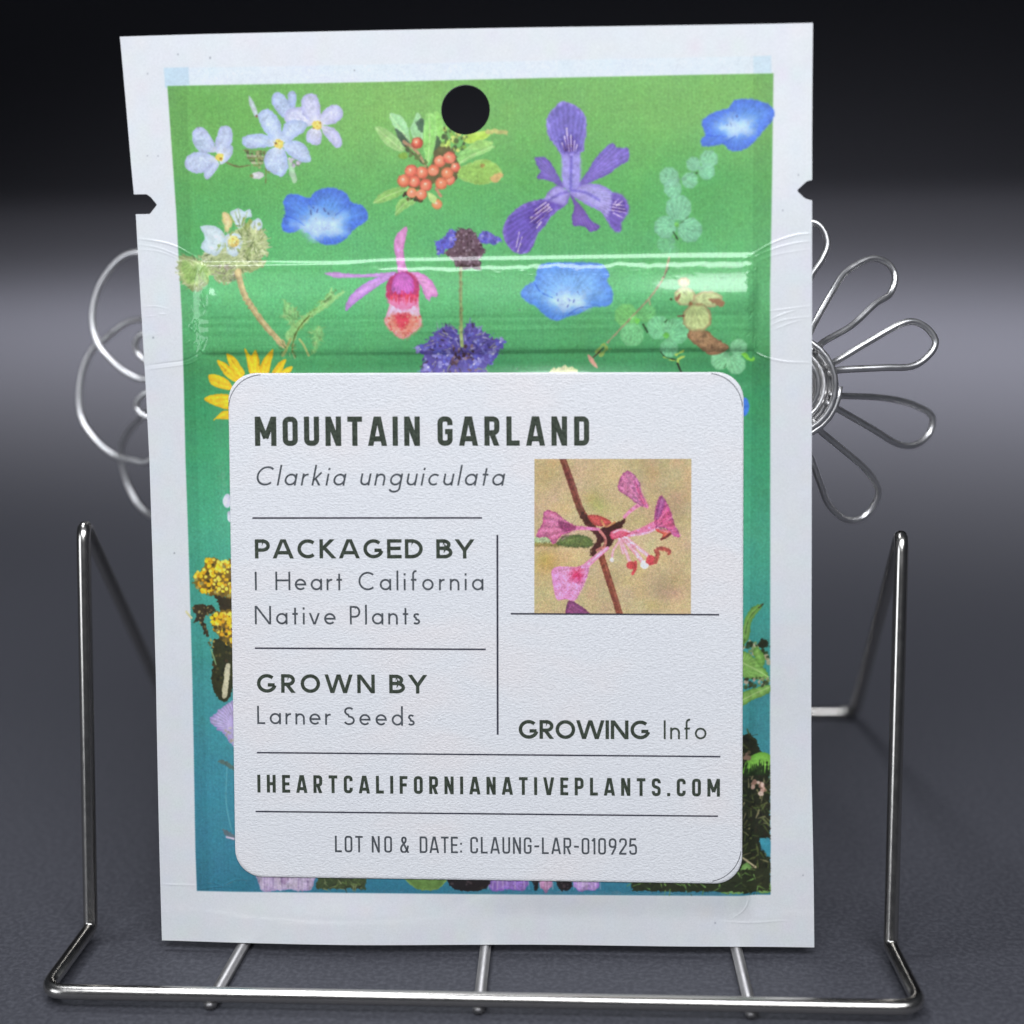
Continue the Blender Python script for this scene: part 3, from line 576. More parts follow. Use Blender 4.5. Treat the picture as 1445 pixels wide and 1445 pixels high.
for (x0, x1, cols) in ((364, 448, [(182, 168, 196), (200, 186, 208), (160, 138, 180), (148, 120, 160)]), (686, 750, [(138, 108, 180), (158, 130, 192), (116, 88, 164)]), (758, 784, [(184, 136, 176), (204, 160, 190), (150, 100, 140)]), (806, 850, [(168, 140, 194), (190, 166, 208), (142, 108, 176)])):
    base_ = [(x0, 1222), (x1, 1222), (x1 - 3, 1240), (x1 - 6, 1250), (x1 - 14, 1255), ((x0 + x1) / 2, 1253), (x0 + 12, 1256), (x0 + 4, 1249), (x0 + 1, 1238)]
    poly(cv, base_, cols[0], cols[2], 5, rough=1.6, mott=.1, soft=2)
    for k in range(int((x1 - x0) / 5)):
        x = x0 + 4 + R.random() * (x1 - x0 - 8); disc(cv, (x, R.uniform(1228, 1250)), R.uniform(3, 6), R.choice(cols), ry=R.uniform(6, 11), rot=R.uniform(-.5, .5), rough=1.2, a=.65, soft=2.5)
    for k in range(int((x1 - x0) / 6)):
        x = x0 + 5 + k * 6; stroke(cv, [(x, 1228), (x + R.uniform(-2, 2), 1252)], 1.3, R.choice([(222, 210, 228), (110, 84, 140)]), a=.45, soft=2)
P = [(450, 1225), (520, 1225), (516, 1252), (447, 1252)]; poly(cv, P, (60, 72, 44), rough=2, smooth=False); scatter(cv, P, [(40, 44, 30), (120, 130, 90), (90, 110, 60)], 50, 1.2, 3, 'any', L=9)
poly(cv, [(570, 1225), (632, 1225), (625, 1248), (604, 1254), (582, 1248)], (96, 128, 66), (120, 150, 84), 5, rough=1.2)
for (xa0, xb0) in ((634, 690), (750, 762), (784, 808)):
    P = [(xa0, 1225), (xb0, 1225), (xb0 - 2, 1250), ((xa0 + xb0) / 2, 1255), (xa0 + 4, 1250)]; poly(cv, P, (30, 26, 28), rough=1.6); scatter(cv, P, [(50, 44, 40), (20, 18, 20), (70, 60, 64)], 16, 1, 2.6)
lim_x = cv.px([(1087.3, 900)])[0, 0]; lim_y = cv.px([(700, 1260)])[0, 1]
spill = ((dd > .6) & (Y < cv.px([(700, 600)])[0, 1]) & ((X > lim_x - 12) | (Y < lim_y + 12)))
cv.rgb[spill] = C(206, 210, 217); cv.ids[spill] = 0
# specks on the film
cv.cur = -1
for (x, y) in ((499, 99), (251, 77), (208, 104), (208, 220), (223, 220), (1125, 248), (1103, 298), (1133, 1235), (246, 780), (296, 82), (280, 180), (1009, 1302), (733, 438), (217, 476)):
    disc(cv, (x, y), R.uniform(.8, 1.4), (120, 122, 132), rough=.3, a=.8)
def soften(A, n):
    for _ in range(n):
        A = (np.roll(A, 1, 0) + np.roll(A, -1, 0) + 3 * A) / 5; A = (np.roll(A, 1, 1) + np.roll(A, -1, 1) + 3 * A) / 5
    return A
cv.rgb = soften(cv.rgb, 1)
for ch in range(3):
    cv.rgb[..., ch] += upnoise(cv.H, cv.W, 2.0) * 1.3 * print_panel_mask + upnoise(cv.H, cv.W, 26) * 1.0
cv.rgb *= (1 + .012 * cv.n1 * (1 - print_panel_mask))[..., None]

# ------------------------------------------------------------------ relief of the packet front (millimetres)
X = X.astype(np.float32); Y = Y.astype(np.float32)
def yb(y): return cv.px([(700, y)])[0, 1]
def xa(x): return cv.px([(x, 420)])[0, 0]
def sm(x, a, b):
    t = np.clip((x - a) / (b - a), 0, 1); return t * t * (3 - 2 * t)
def noise1(n, cell, seed):
    g = np.random.default_rng(seed).standard_normal(int(n / cell) + 3); x = np.arange(n) / cell; i = x.astype(int); f = x - i; f = f * f * (3 - 2 * f)
    return (g[i] * (1 - f) + g[i + 1] * f).astype(np.float32)
xs1 = cv.px([(x, 420) for x in (470, 560)])[:, 0]; mixL = sm(X, xs1[0], xs1[1])      # 0 = left stretch, 1 = right stretch
wob = (noise1(cv.W, 14, 3) * .8 + noise1(cv.W, 60, 4) * 1.0)[None]
bend = (noise1(cv.W, 150, 5) * .9)[None]
def stp(ya, yb_, off=0): return sm(-(Y + off), -yb(ya), -yb(yb_))
prof = (.17 * mixL + .25 * (1 - mixL)) * stp(361 , 367.5 , bend + (1 - mixL) * 5.0)
prof = prof + .15 * mixL * stp(374.5, 380, wob + bend)
ty = [380, 388, 404, 416, 428, 438, 444, 448, 453, 459, 465, 471, 478, 485, 491, 495, 499.5, 506, 514]
th = [0, .06, .20, .30, .34, .33, .30, .23, .25, .18, .19, .12, .10, .06, .02, -.06, -.31, -.32, -.32]
tb = np.array([yb(y) for y in ty])
prof = prof + np.interp(Y + bend, tb[::-1], th[::-1])
prof = np.maximum(prof, 0) * 1.0
xr_ = cv.px([(850, 420), (960, 420), (1046, 420), (284, 420), (296, 420), (312, 420)])[:, 0]
swell = sm(X, xr_[0], xr_[1]) * .22 * stp(390, 420) * (1 - stp(420, 455)) + (sm(X, xr_[3], xr_[4]) * (1 - sm(X, xr_[4], xr_[5]))) * .14 * stp(402, 412) * (1 - stp(414, 440))
prof = prof + swell
z_in = sm(X, xa(270), xa(300)) * (1 - sm(X, xa(1050), xa(1072)))
lowmod = 1 + .10 * noise1(cv.W, 220, 6)[None]
hg = prof * z_in * lowmod
# belly below the zip
by = sm(Y, yb(1296), yb(1236)) * (1 - sm(Y, yb(562), yb(510)))
bx = sm(X, xa(286), xa(330)) * (1 - sm(X, xa(1046), xa(1074)))
hg = hg + BELLY * by * bx
low1, low2 = upnoise(cv.H, cv.W, 210), upnoise(cv.H, cv.W, 420)
hg = hg + (.08 * low1 + .24 * low2) * (1 - np.clip(by * 1.5, 0, 1) * bx)
# smooth the geometry relief a little
def blur(A, n):
    for _ in range(n):
        A = (np.roll(A, 1, 0) + np.roll(A, -1, 0) + 2 * A) / 4; A = (np.roll(A, 1, 1) + np.roll(A, -1, 1) + 2 * A) / 4
    return A
hg = blur(hg, 5)
hb = np.zeros_like(hg)                                 # fine relief -> bump
def crease(P, w, amp, wob=.0):
    Q = smooth_open(cv.px(P), 8)
    x0, x1, y0, y1 = cv.box(Q, w * 4)
    if x1 <= x0 or y1 <= y0: return
    XX, YY = X[y0:y1, x0:x1], Y[y0:y1, x0:x1]; D = np.full(XX.shape, 1e9); n = len(Q) - 1; T_ = np.zeros(XX.shape)
    for i in range(n):
        d, t = seg_dist(XX, YY, Q[i], Q[i + 1]); m = d < D; D = np.where(m, d, D); T_ = np.where(m, (i + t) / n, T_)
    hb[y0:y1, x0:x1] += amp * np.exp(-(D / w) ** 2) * np.sin(np.clip(T_, 0.02, .98) * math.pi) ** .5
for P, w, am in (([(196, 337), (220, 340), (245, 346), (268, 358), (290, 370)], 1.6, .05), ([(198, 345), (225, 350), (255, 362), (280, 372)], 1.4, .03), ([(197, 352), (225, 355), (255, 366)], 1.4, .02),
                 ([(1040, 372), (1060, 360), (1090, 343), (1120, 333), (1145, 330)], 1.6, .05), ([(1058, 366), (1090, 352), (1120, 344), (1145, 341)], 1.5, .03), ([(1060, 372), (1095, 360), (1145, 352)], 1.5, .02),
                 ([(1080, 440), (1105, 437), (1145, 432)], 1.3, .03), ([(1085, 452), (1100, 445), (1125, 437)], 1.2, .035), ([(1085, 460), (1105, 452), (1145, 447)], 1.3, .03), ([(1090, 466), (1110, 458), (1130, 452)], 1.2, .03),
                 ([(1060, 495), (1080, 505), (1110, 511), (1145, 512)], 1.6, .04), ([(1056, 480), (1065, 497), (1085, 508)], 1.6, .05),
                 ([(206, 516), (235, 512), (262, 508), (285, 495), (292, 480)], 1.6, -.045), ([(206, 521), (240, 517), (270, 512), (290, 500)], 1.4, .03), ([(202, 433), (220, 432), (240, 436)], 1.1, .025), ([(224, 443), (236, 443)], 1.1, .03),
                 ([(205, 447), (222, 445)], 1.0, .02), ([(200, 475), (230, 470)], 1.1, .012)):
    crease(P, w, am)
for (x0, x1) in ((268, 290), (1050, 1066)):             # crushed ends of the zip
    for k in range(30):
        x = R.uniform(x0, x1); y = R.uniform(366, 500); l = R.uniform(6, 16)
        crease([(x, y), (x + R.uniform(-5, 5), y + l * .5), (x + R.uniform(-4, 4), y + l)], R.uniform(1.0, 1.8), R.uniform(-.06, .06))
for k in range(26):                                    # long faint pressed lines of the zip track
    y = R.uniform(440, 500); x = R.uniform(290, 800); crease([(x, y), (x + R.uniform(80, 240), y - 2)], 1.3, R.uniform(-.012, .014))
for k in range(40):
    x = R.uniform(500, 1050); y = 386 + R.uniform(-4, 6); crease([(x, y), (x + 5, y), (x + 10, y)], 1.2, R.uniform(.006, .018))
for P in ([(282, 1247), (300, 1243), (315, 1247), (330, 1240), (345, 1238), (360, 1240)], [(284, 1252), (310, 1249), (330, 1247)], [(1055, 1258), (1056, 1270), (1048, 1285), (1030, 1298)], [(228, 1246), (250, 1247), (278, 1247)], [(1020, 1300), (1060, 1302), (1110, 1299)]):
    crease(P, 1.5, .03)
# punched seam lines
hb += .012 * sm(X, xa(262), xa(266)) * (1 - sm(X, xa(1060), xa(1064)))
hb += (.0009 * cv.n9 + .0007 * cv.n3)
hb = blur(hb.astype(np.float32), 1)

# ------------------------------------------------------------------ images made from those arrays
def s2l(c): c = c / 255; return np.where(c <= .04045, c / 12.92, ((c + .055) / 1.055) ** 2.4)
def l2s(c): return np.where(c <= .0031308, c * 12.92, 1.055 * np.maximum(c, 1e-6) ** (1 / 2.4) - .055)
GAIN = 0.80
LIGHT_TINT = np.array([.955, .975, 1.05])             # colour of the lamps
def make_image(name, rgb, gain=GAIN):
    h, w = rgb.shape[:2]
    im = bpy.data.images.new(name, w, h, alpha=False)
    lin = np.clip(s2l(np.clip(rgb, 0, 255)) / (gain * LIGHT_TINT), 0, .88)
    out = np.ones((h, w, 4), np.float32); out[..., :3] = l2s(lin)
    im.pixels.foreach_set(out.ravel()); im.update(); im.pack(); return im
def make_height(name, A):
    h, w = A.shape
    im = bpy.data.images.new(name, w, h, alpha=False, float_buffer=True); im.colorspace_settings.name = 'Non-Color'
    out = np.ones((h, w, 4), np.float32); out[..., :3] = (A * .5 + .5)[..., None]
    im.pixels.foreach_set(out.ravel()); im.update(); return im
img_front = make_image('packet_print', cv.rgb)
img_h = make_height('packet_relief', hb)

# ------------------------------------------------------------------ materials
def new_mat(name):
    m = bpy.data.materials.new(name); m.use_nodes = True
    return m, m.node_tree, m.node_tree.nodes['Principled BSDF']
def node(nt, t, **k):
    n = nt.nodes.new(t)
    for a, v in k.items(): setattr(n, a, v)
    return n

m_film, nt, bs_ = new_mat('printed_film')
uv = node(nt, 'ShaderNodeUVMap'); uv.uv_map = 'UVMap'
ti = node(nt, 'ShaderNodeTexImage', image=img_front, interpolation='Cubic'); nt.links.new(uv.outputs[0], ti.inputs[0])
th_ = node(nt, 'ShaderNodeTexImage', image=img_h, interpolation='Cubic'); nt.links.new(uv.outputs[0], th_.inputs[0])
bp = node(nt, 'ShaderNodeBump'); bp.inputs['Strength'].default_value = 1.0; bp.inputs['Distance'].default_value = 2 * MM
nt.links.new(th_.outputs[0], bp.inputs['Height'])
nt.links.new(ti.outputs[0], bs_.inputs['Base Color']); nt.links.new(bp.outputs[0], bs_.inputs['Normal'])
bs_.inputs['Roughness'].default_value = .45; bs_.inputs['Specular IOR Level'].default_value = .35
bs_.inputs['Coat Weight'].default_value = .9; bs_.inputs['Coat Roughness'].default_value = .085; bs_.inputs['Coat IOR'].default_value = 1.5
nt.links.new(bp.outputs[0], bs_.inputs['Coat Normal'])

m_white, nt, bs_ = new_mat('white_film')
bs_.inputs['Base Color'].default_value = (.78, .79, .82, 1); bs_.inputs['Roughness'].default_value = .35

m_paper, nt, bs_ = new_mat('label_paper')
tc = node(nt, 'ShaderNodeTexCoord'); mp = node(nt, 'ShaderNodeMapping'); mp.inputs['Scale'].default_value = (1, 1, 1.7)
nt.links.new(tc.outputs['Object'], mp.inputs[0])
n1 = node(nt, 'ShaderNodeTexNoise'); n1.inputs['Scale'].default_value = 3300; n1.inputs['Detail'].default_value = 3; n1.inputs['Roughness'].default_value = .6
n2 = node(nt, 'ShaderNodeTexNoise'); n2.inputs['Scale'].default_value = 90; n2.inputs['Detail'].default_value = 2
n3 = node(nt, 'ShaderNodeTexNoise'); n3.inputs['Scale'].default_value = 5200; n3.inputs['Detail'].default_value = 1
for n in (n1, n2, n3): nt.links.new(mp.outputs[0], n.inputs[0])
r = node(nt, 'ShaderNodeValToRGB'); r.color_ramp.elements[0].position = .34; r.color_ramp.elements[0].color = (.885, .895, .90, 1); r.color_ramp.elements[1].position = .68; r.color_ramp.elements[1].color = (.92, .895, .88, 1)
e = r.color_ramp.elements.new(.5); e.color = (.89, .90, .90, 1)
nt.links.new(n2.outputs[0], r.inputs[0])
mx = node(nt, 'ShaderNodeMix', data_type='RGBA', blend_type='MULTIPLY'); mx.inputs[0].default_value = 1
r2 = node(nt, 'ShaderNodeValToRGB'); r2.color_ramp.elements[0].position = .3; r2.color_ramp.elements[0].color = (.90, .90, .905, 1); r2.color_ramp.elements[1].position = .65; r2.color_ramp.elements[1].color = (1, 1, 1, 1)
nt.links.new(n1.outputs[0], r2.inputs[0]); nt.links.new(r.outputs[0], mx.inputs[6]); nt.links.new(r2.outputs[0], mx.inputs[7]); nt.links.new(mx.outputs[2], bs_.inputs['Base Color'])
bp = node(nt, 'ShaderNodeBump'); bp.inputs['Strength'].default_value = .8; bp.inputs['Distance'].default_value = .12 * MM
nt.links.new(n1.outputs[0], bp.inputs['Height']); nt.links.new(bp.outputs[0], bs_.inputs['Normal'])
bs_.inputs['Roughness'].default_value = .6; bs_.inputs['Specular IOR Level'].default_value = .3

def ink(name, c):
    m, nt, b = new_mat(name)
    tc = node(nt, 'ShaderNodeTexCoord'); n = node(nt, 'ShaderNodeTexNoise'); n.inputs['Scale'].default_value = 4200; n.inputs['Detail'].default_value = 2
    nt.links.new(tc.outputs['Object'], n.inputs[0])
    r = node(nt, 'ShaderNodeValToRGB'); r.color_ramp.elements[0].position = .35; r.color_ramp.elements[1].position = .75
    r.color_ramp.elements[0].color = (*c, 1); r.color_ramp.elements[1].color = (*[v * 2.0 + .02 for v in c], 1)
    nt.links.new(n.outputs[0], r.inputs[0]); nt.links.new(r.outputs[0], b.inputs['Base Color'])
    b.inputs['Roughness'].default_value = .6; b.inputs['Specular IOR Level'].default_value = .3
    return m
m_ink = ink('green_black_ink', (.030, .040, .026)); m_grey = ink('grey_ink', (.055, .062, .068)); m_rule = ink('rule_ink', (.028, .028, .042)); m_line = ink('fine_line_ink', (.10, .10, .11))

def metal(name, c, rough, scale=900):
    m, nt, b = new_mat(name)
    tc = node(nt, 'ShaderNodeTexCoord'); n = node(nt, 'ShaderNodeTexNoise'); n.inputs['Scale'].default_value = scale; n.inputs['Detail'].default_value = 4
    nt.links.new(tc.outputs['Object'], n.inputs[0])
    mr = node(nt, 'ShaderNodeMapRange'); mr.inputs[3].default_value = rough * .75; mr.inputs[4].default_value = rough * 1.35
    nt.links.new(n.outputs[0], mr.inputs[0]); nt.links.new(mr.outputs[0], b.inputs['Roughness'])
    bp = node(nt, 'ShaderNodeBump'); bp.inputs['Strength'].default_value = .35; bp.inputs['Distance'].default_value = .03 * MM
    nt.links.new(n.outputs[0], bp.inputs['Height']); nt.links.new(bp.outputs[0], b.inputs['Normal'])
    b.inputs['Base Color'].default_value = (*c, 1); b.inputs['Metallic'].default_value = 1
    return m
m_nickel = metal('satin_nickel_wire', (.56, .54, .50), .22); m_bar = metal('matt_bar_metal', (.42, .41, .40), .5); m_petal = metal('bright_petal_wire', (.97, .96, .94), .36)

m_table, nt, bs_ = new_mat('black_textured_board')
tc = node(nt, 'ShaderNodeTexCoord')
n1 = node(nt, 'ShaderNodeTexNoise'); n1.inputs['Scale'].default_value = 1900; n1.inputs['Detail'].default_value = 3
n2 = node(nt, 'ShaderNodeTexNoise'); n2.inputs['Scale'].default_value = 14; n2.inputs['Detail'].default_value = 3
for n in (n1, n2): nt.links.new(tc.outputs['Object'], n.inputs[0])
bp = node(nt, 'ShaderNodeBump'); bp.inputs['Strength'].default_value = .8; bp.inputs['Distance'].default_value = .11 * MM
nt.links.new(n1.outputs[0], bp.inputs['Height']); nt.links.new(bp.outputs[0], bs_.inputs['Normal'])
r = node(nt, 'ShaderNodeValToRGB'); r.color_ramp.elements[0].position = .4; r.color_ramp.elements[0].color = (.054, .055, .065, 1); r.color_ramp.elements[1].position = .7; r.color_ramp.elements[1].color = (.086, .087, .100, 1)
nt.links.new(n1.outputs[0], r.inputs[0]); nt.links.new(r.outputs[0], bs_.inputs['Base Color'])
mr = node(nt, 'ShaderNodeMapRange'); mr.inputs[3].default_value = .58; mr.inputs[4].default_value = .70; nt.links.new(n2.outputs[0], mr.inputs[0]); nt.links.new(mr.outputs[0], bs_.inputs['Roughness'])
bs_.inputs['Specular IOR Level'].default_value = .28

# ------------------------------------------------------------------ mesh helpers
def link(name, me, mat, parent=None, smooth=True, **props):
    o = bpy.data.objects.new(name, me); scene.collection.objects.link(o)
    if mat: me.materials.append(mat)
    if smooth: me.polygons.foreach_set('use_smooth', [True] * len(me.polygons))
    if parent: o.parent = parent
    for k, v in props.items(): o[k] = v
    return o
def empty(name, label, cat, loc=(0, 0, 0)):
    o = bpy.data.objects.new(name, None); scene.collection.objects.link(o); o.location = loc; o.empty_display_size = .01
    o['label'] = label; o['category'] = cat; return o
def np_mesh(name, V, F, uv=None, normals=None):
    me = bpy.data.meshes.new(name)
    V = np.asarray(V, np.float32); F = np.asarray(F, np.int32)
    me.vertices.add(len(V)); me.vertices.foreach_set('co', V.ravel())
    me.loops.add(F.size); me.loops.foreach_set('vertex_index', F.ravel())
    me.polygons.add(len(F)); me.polygons.foreach_set('loop_start', np.arange(0, F.size, 4, dtype=np.int32))
    me.update(calc_edges=True)
    if uv is not None:
        l = me.uv_layers.new(name='UVMap'); l.data.foreach_set('uv', np.asarray(uv, np.float32)[F.ravel()].ravel())
    me.polygons.foreach_set('use_smooth', [True] * len(F))
    if normals is not None: me.normals_split_custom_set_from_vertices(np.asarray(normals, np.float32))
    return me

def samp(A, a, b):
    c = np.clip((np.asarray(a) + 38) * 18 - .5, 0, cv.W - 2.001); r_ = np.clip((np.asarray(b) + 2) * 18 - .5, 0, cv.H - 2.001)
    i = c.astype(int); j = r_.astype(int); fx = c - i; fy = r_ - j
    return (A[j, i] * (1 - fx) + A[j, i + 1] * fx) * (1 - fy) + (A[j + 1, i] * (1 - fx) + A[j + 1, i + 1] * fx) * fy
def surf(a, b, lift=0.0, rel=True):
    a = np.asarray(a, float); b = np.asarray(b, float)
    h = (samp(hg, a, b) if rel else 0) + lift + BASE
    return ((O[None] + a[:, None] * AU + b[:, None] * AV + np.asarray(h + 0 * a)[:, None] * AN)) * MM
BASE = 0.30
root = empty('seed_packet', 'white and green printed seed packet with round hang hole, leaning upright in the wire stand', 'seed packet')

# ---- packet front: one fine grid, cut into the film and its printed motifs
NX, NY = 330, 440
left = TP([(229, 1326), (228, 1290), (226, 1200), (221, 950), (214, 745), (211, 650), (206, 540), (201, 450), (192, 300), (186, 240), (169, 52)])
right = TP([(1149, 1337), (1148, 1250), (1145, 1090), (1144, 900), (1144, 600), (1144, 330), (1144.5, 200), (1146, 31)])
def curve(P, t):
    d = np.r_[0, np.cumsum(np.hypot(*np.diff(P, axis=0).T))]; d /= d[-1]
    return np.stack([np.interp(t, d, P[:, 0]), np.interp(t, d, P[:, 1])], -1)
t_ = np.linspace(0, 1, NY + 1); s_ = np.linspace(0, 1, NX + 1)
Lc, Rc = curve(left, t_), curve(right, t_)
for c_ in (Lc, Rc):
    c_[2:-2, 0] = np.convolve(c_[:, 0], np.ones(5) / 5, 'valid')
G = Lc[:, None] * (1 - s_)[None, :, None] + Rc[:, None] * s_[None, :, None]     # (NY+1, NX+1, 2)
G[..., 1] += (.12 * np.sin(s_ * 5) * (t_[:, None] ** 6))                        # top edge not quite straight
hole_c = TP([(656, 155)])[0]; hole_r = np.hypot(*(TP([(690.5, 155)])[0] - hole_c))
notchL = TP([(150, 275), (207, 274), (213, 278), (222, 289), (212, 302), (150, 303)])
notchR = TP([(1190, 254.5), (1143, 255), (1137, 256.5), (1122.5, 270), (1134, 281), (1142, 283.5), (1190, 283)])
def nearest(P, x, y):
    best = None
    for i in range(len(P)):
        A, B = P[i - 1], P[i]; d = B - A; t = max(0, min(1, ((x - A[0]) * d[0] + (y - A[1]) * d[1]) / (d @ d))); q = A + t * d
        dd = math.hypot(x - q[0], y - q[1])
        if best is None or dd < best[0]: best = (dd, q)
    return best[1]
cen = (G[:-1, :-1] + G[1:, :-1] + G[:-1, 1:] + G[1:, 1:]) / 4
cut = np.hypot(cen[..., 0] - hole_c[0], cen[..., 1] - hole_c[1]) < hole_r
cl = poly_sdf(cen[..., 0], cen[..., 1], notchL) < 0; crr = poly_sdf(cen[..., 0], cen[..., 1], notchR) < 0
keep = ~(cut | cl | crr)
for mask, kind in ((cut, 'h'), (cl, notchL), (crr, notchR)):
    touched = np.zeros((NY + 1, NX + 1), bool); cnt = np.zeros((NY + 1, NX + 1), int)
    for dy in (0, 1):
        for dx in (0, 1): touched[dy:NY + dy, dx:NX + dx] |= mask; cnt[dy:NY + dy, dx:NX + dx] += keep
    for j, i in zip(*np.where(touched & (cnt > 0))):
        x, y = G[j, i]
        if isinstance(kind, str):
            v = np.array([x, y]) - hole_c; G[j, i] = hole_c + v / np.linalg.norm(v) * hole_r
        else: G[j, i] = nearest(kind, x, y)
ga, gb = G[..., 0].ravel(), G[..., 1].ravel()
V = surf(ga, gb)
e_ = .08
dha = (samp(hg, ga + e_, gb) - samp(hg, ga - e_, gb)) / (2 * e_); dhb = (samp(hg, ga, gb + e_) - samp(hg, ga, gb - e_)) / (2 * e_)
Nn = AN[None] - dha[:, None] * AU - dhb[:, None] * AV; Nn /= np.linalg.norm(Nn, axis=1, keepdims=True)
UVg = np.stack([(ga + 38) * 18 / cv.W, (gb + 2) * 18 / cv.H], -1)
idx = np.arange((NY + 1) * (NX + 1)).reshape(NY + 1, NX + 1)
FQ = np.stack([idx[:-1, :-1], idx[:-1, 1:], idx[1:, 1:], idx[1:, :-1]], -1)
fid = cv.ids[np.clip(((cen[..., 1] + 2) * 18).astype(int), 0, cv.H - 1), np.clip(((cen[..., 0] + 38) * 18).astype(int), 0, cv.W - 1)]
def submesh(name, sel):
    F = FQ[sel]; u, inv = np.unique(F.ravel(), return_inverse=True)
    return np_mesh(name, V[u], inv.reshape(-1, 4), UVg[u], Nn[u])
link('front_film', submesh('front_film', keep & (fid == 0)), m_film, root, label='glossy white border of the packet')
link('printed_panel', submesh('printed_panel', keep & (fid == 1)), m_film, root, label='green to blue printed panel')
for k, (nm, lb) in enumerate(print_ids):
    sel = keep & (fid == k + 2)
    if sel.sum() > 3: link(nm, submesh(nm, sel), m_film, root, label=lb)
# ---- back panel with the rim that closes the packet
Vb = (O[None] + ga[:, None] * AU + gb[:, None] * AV + (BASE - .42) * AN[None] + (np.minimum(samp(hg, ga, gb), 0) - .25 * np.maximum(samp(hg, ga, gb), 0))[:, None] * AN[None]) * MM
Fb = FQ[keep][:, ::-1]
ec = {}
Fk = FQ[keep]
E_ = np.concatenate([Fk[:, [0, 1]], Fk[:, [1, 2]], Fk[:, [2, 3]], Fk[:, [3, 0]]])
key = np.sort(E_, 1); ku, kinv, kc = np.unique(key[:, 0].astype(np.int64) * 10 ** 7 + key[:, 1], return_inverse=True, return_counts=True)
bd = E_[kc[kinv.ravel()] == 1]
nV = len(V); used = np.unique(Fb); rim_u = np.unique(bd)
mapb = -np.ones(nV, int); mapb[used] = np.arange(len(used)); mapf = -np.ones(nV, int); mapf[rim_u] = len(used) + np.arange(len(rim_u))
Vall = np.vstack([Vb[used], V[rim_u] - AN[None] * .002 * MM])
rimF = np.stack([mapf[bd[:, 1]], mapf[bd[:, 0]], mapb[bd[:, 0]], mapb[bd[:, 1]]], -1)
link('back_panel', np_mesh('back_panel', Vall, np.vstack([mapb[Fb], rimF])), m_white, root)

# ------------------------------------------------------------------ paper sticker
LQ = [(323.5, 526.3), (1048, 525.2), (1046.3, 1244.5), (334.5, 1233.5)]
def bil(u, v):                                          # u across, v down, photo pixels (kept straight on the plane)
    p = np.array(LQ, float)
    return (p[0] * (1 - u) + p[1] * u) * (1 - v) + (p[3] * (1 - u) + p[2] * u) * v
Lw, Lh = 50.8, 50.8
def lab_ab(x, y):                                       # label millimetres -> packet plane
    q = TP([bil(x / Lw, y / Lh)])[0]; return q
RC = 2.75
n_c = 14
def rrect(inset, rc, n=n_c):
    pts = []
    for (cx, cy, a0) in ((Lw - inset - rc, inset + rc, -90), (Lw - inset - rc, Lh - inset - rc, 0), (inset + rc, Lh - inset - rc, 90), (inset + rc, inset + rc, 180)):
        for k in range(n + 1):
            t = math.radians(a0 + 90 * k / n); pts.append((cx + rc * math.cos(t), cy + rc * math.sin(t)))
    return pts
import bmesh
def sheet(name, rings_pts, lifts, mat, parent, **props):
    """concentric rounded rings from the rim inwards, then a grid-like fan of rings"""
    bm = bmesh.new(); prev = None
    for pts, lift in zip(rings_pts, lifts):
        ab = np.array([lab_ab(*p) for p in pts]); P3 = surf(ab[:, 0], ab[:, 1], lift + BELLY, False)
        ring = [bm.verts.new(p) for p in P3]
        if prev:
            for i in range(len(ring)): bm.faces.new((prev[i - 1], prev[i], ring[i], ring[i - 1]))
        prev = ring
    bm.faces.new(prev)
    bmesh.ops.recalc_face_normals(bm, faces=bm.faces)
    me = bpy.data.meshes.new(name); bm.to_mesh(me); bm.free()
    return link(name, me, mat, parent, **props)
rings = []; lifts = []
def dense(pts, n=24):
    out = []
    m = len(pts)
    for i in range(m):
        a, b = pts[i], pts[(i + 1) % m]; out.append(a)
        if math.hypot(a[0] - b[0], a[1] - b[1]) > 5:
            for k in range(1, n): out.append((a[0] + (b[0] - a[0]) * k / n, a[1] + (b[1] - a[1]) * k / n))
    return out
base_ring = dense(rrect(0, RC))
LT_ = .13
cxy = (Lw / 2, Lh / 2)
def scaled(f): return [(cxy[0] + (x - cxy[0]) * f, cxy[1] + (y - cxy[1]) * f) for x, y in base_ring]
seq = [(1, -.06), (1, LT_ * .6), (.9985, LT_), (.99, LT_)] + [(f, LT_) for f in (.97, .94, .9, .85, .8, .72, .64, .56, .48, .4, .3, .2, .1, .03)]
sticker = sheet('paper_sticker', [scaled(f) for f, _ in seq], [l for _, l in seq], m_paper, root, label='white textured paper sticker with rounded corners')

# ---- strokes -> flat ribbons lying on the sticker
def ribbon(P, w, closed=False):
    P = [np.array(p, float) for p in P]
    if not closed and len(P) > 2 and np.allclose(P[0], P[-1]): closed = True; P = P[:-1]
    n = len(P); L = []; Rr = []
    for i in range(n):
        if closed or 0 < i < n - 1:
            d0 = P[i] - P[i - 1]; d1 = P[(i + 1) % n] - P[i]
            d0 /= np.linalg.norm(d0) + 1e-12; d1 /= np.linalg.norm(d1) + 1e-12
            n0 = np.array([-d0[1], d0[0]]); n1 = np.array([-d1[1], d1[0]]); m = n0 + n1; m /= np.linalg.norm(m) + 1e-12
            k = 1 / max(.35, m @ n0)
        else:
            d = (P[1] - P[0]) if i == 0 else (P[-1] - P[-2]); d /= np.linalg.norm(d) + 1e-12; m = np.array([-d[1], d[0]]); k = 1
        L.append(P[i] + m * w / 2 * k); Rr.append(P[i] - m * w / 2 * k)
    Q = []
    for i in range(n if closed else n - 1): j = (i + 1) % n; Q.append([L[i], L[j], Rr[j], Rr[i]])
    return Q
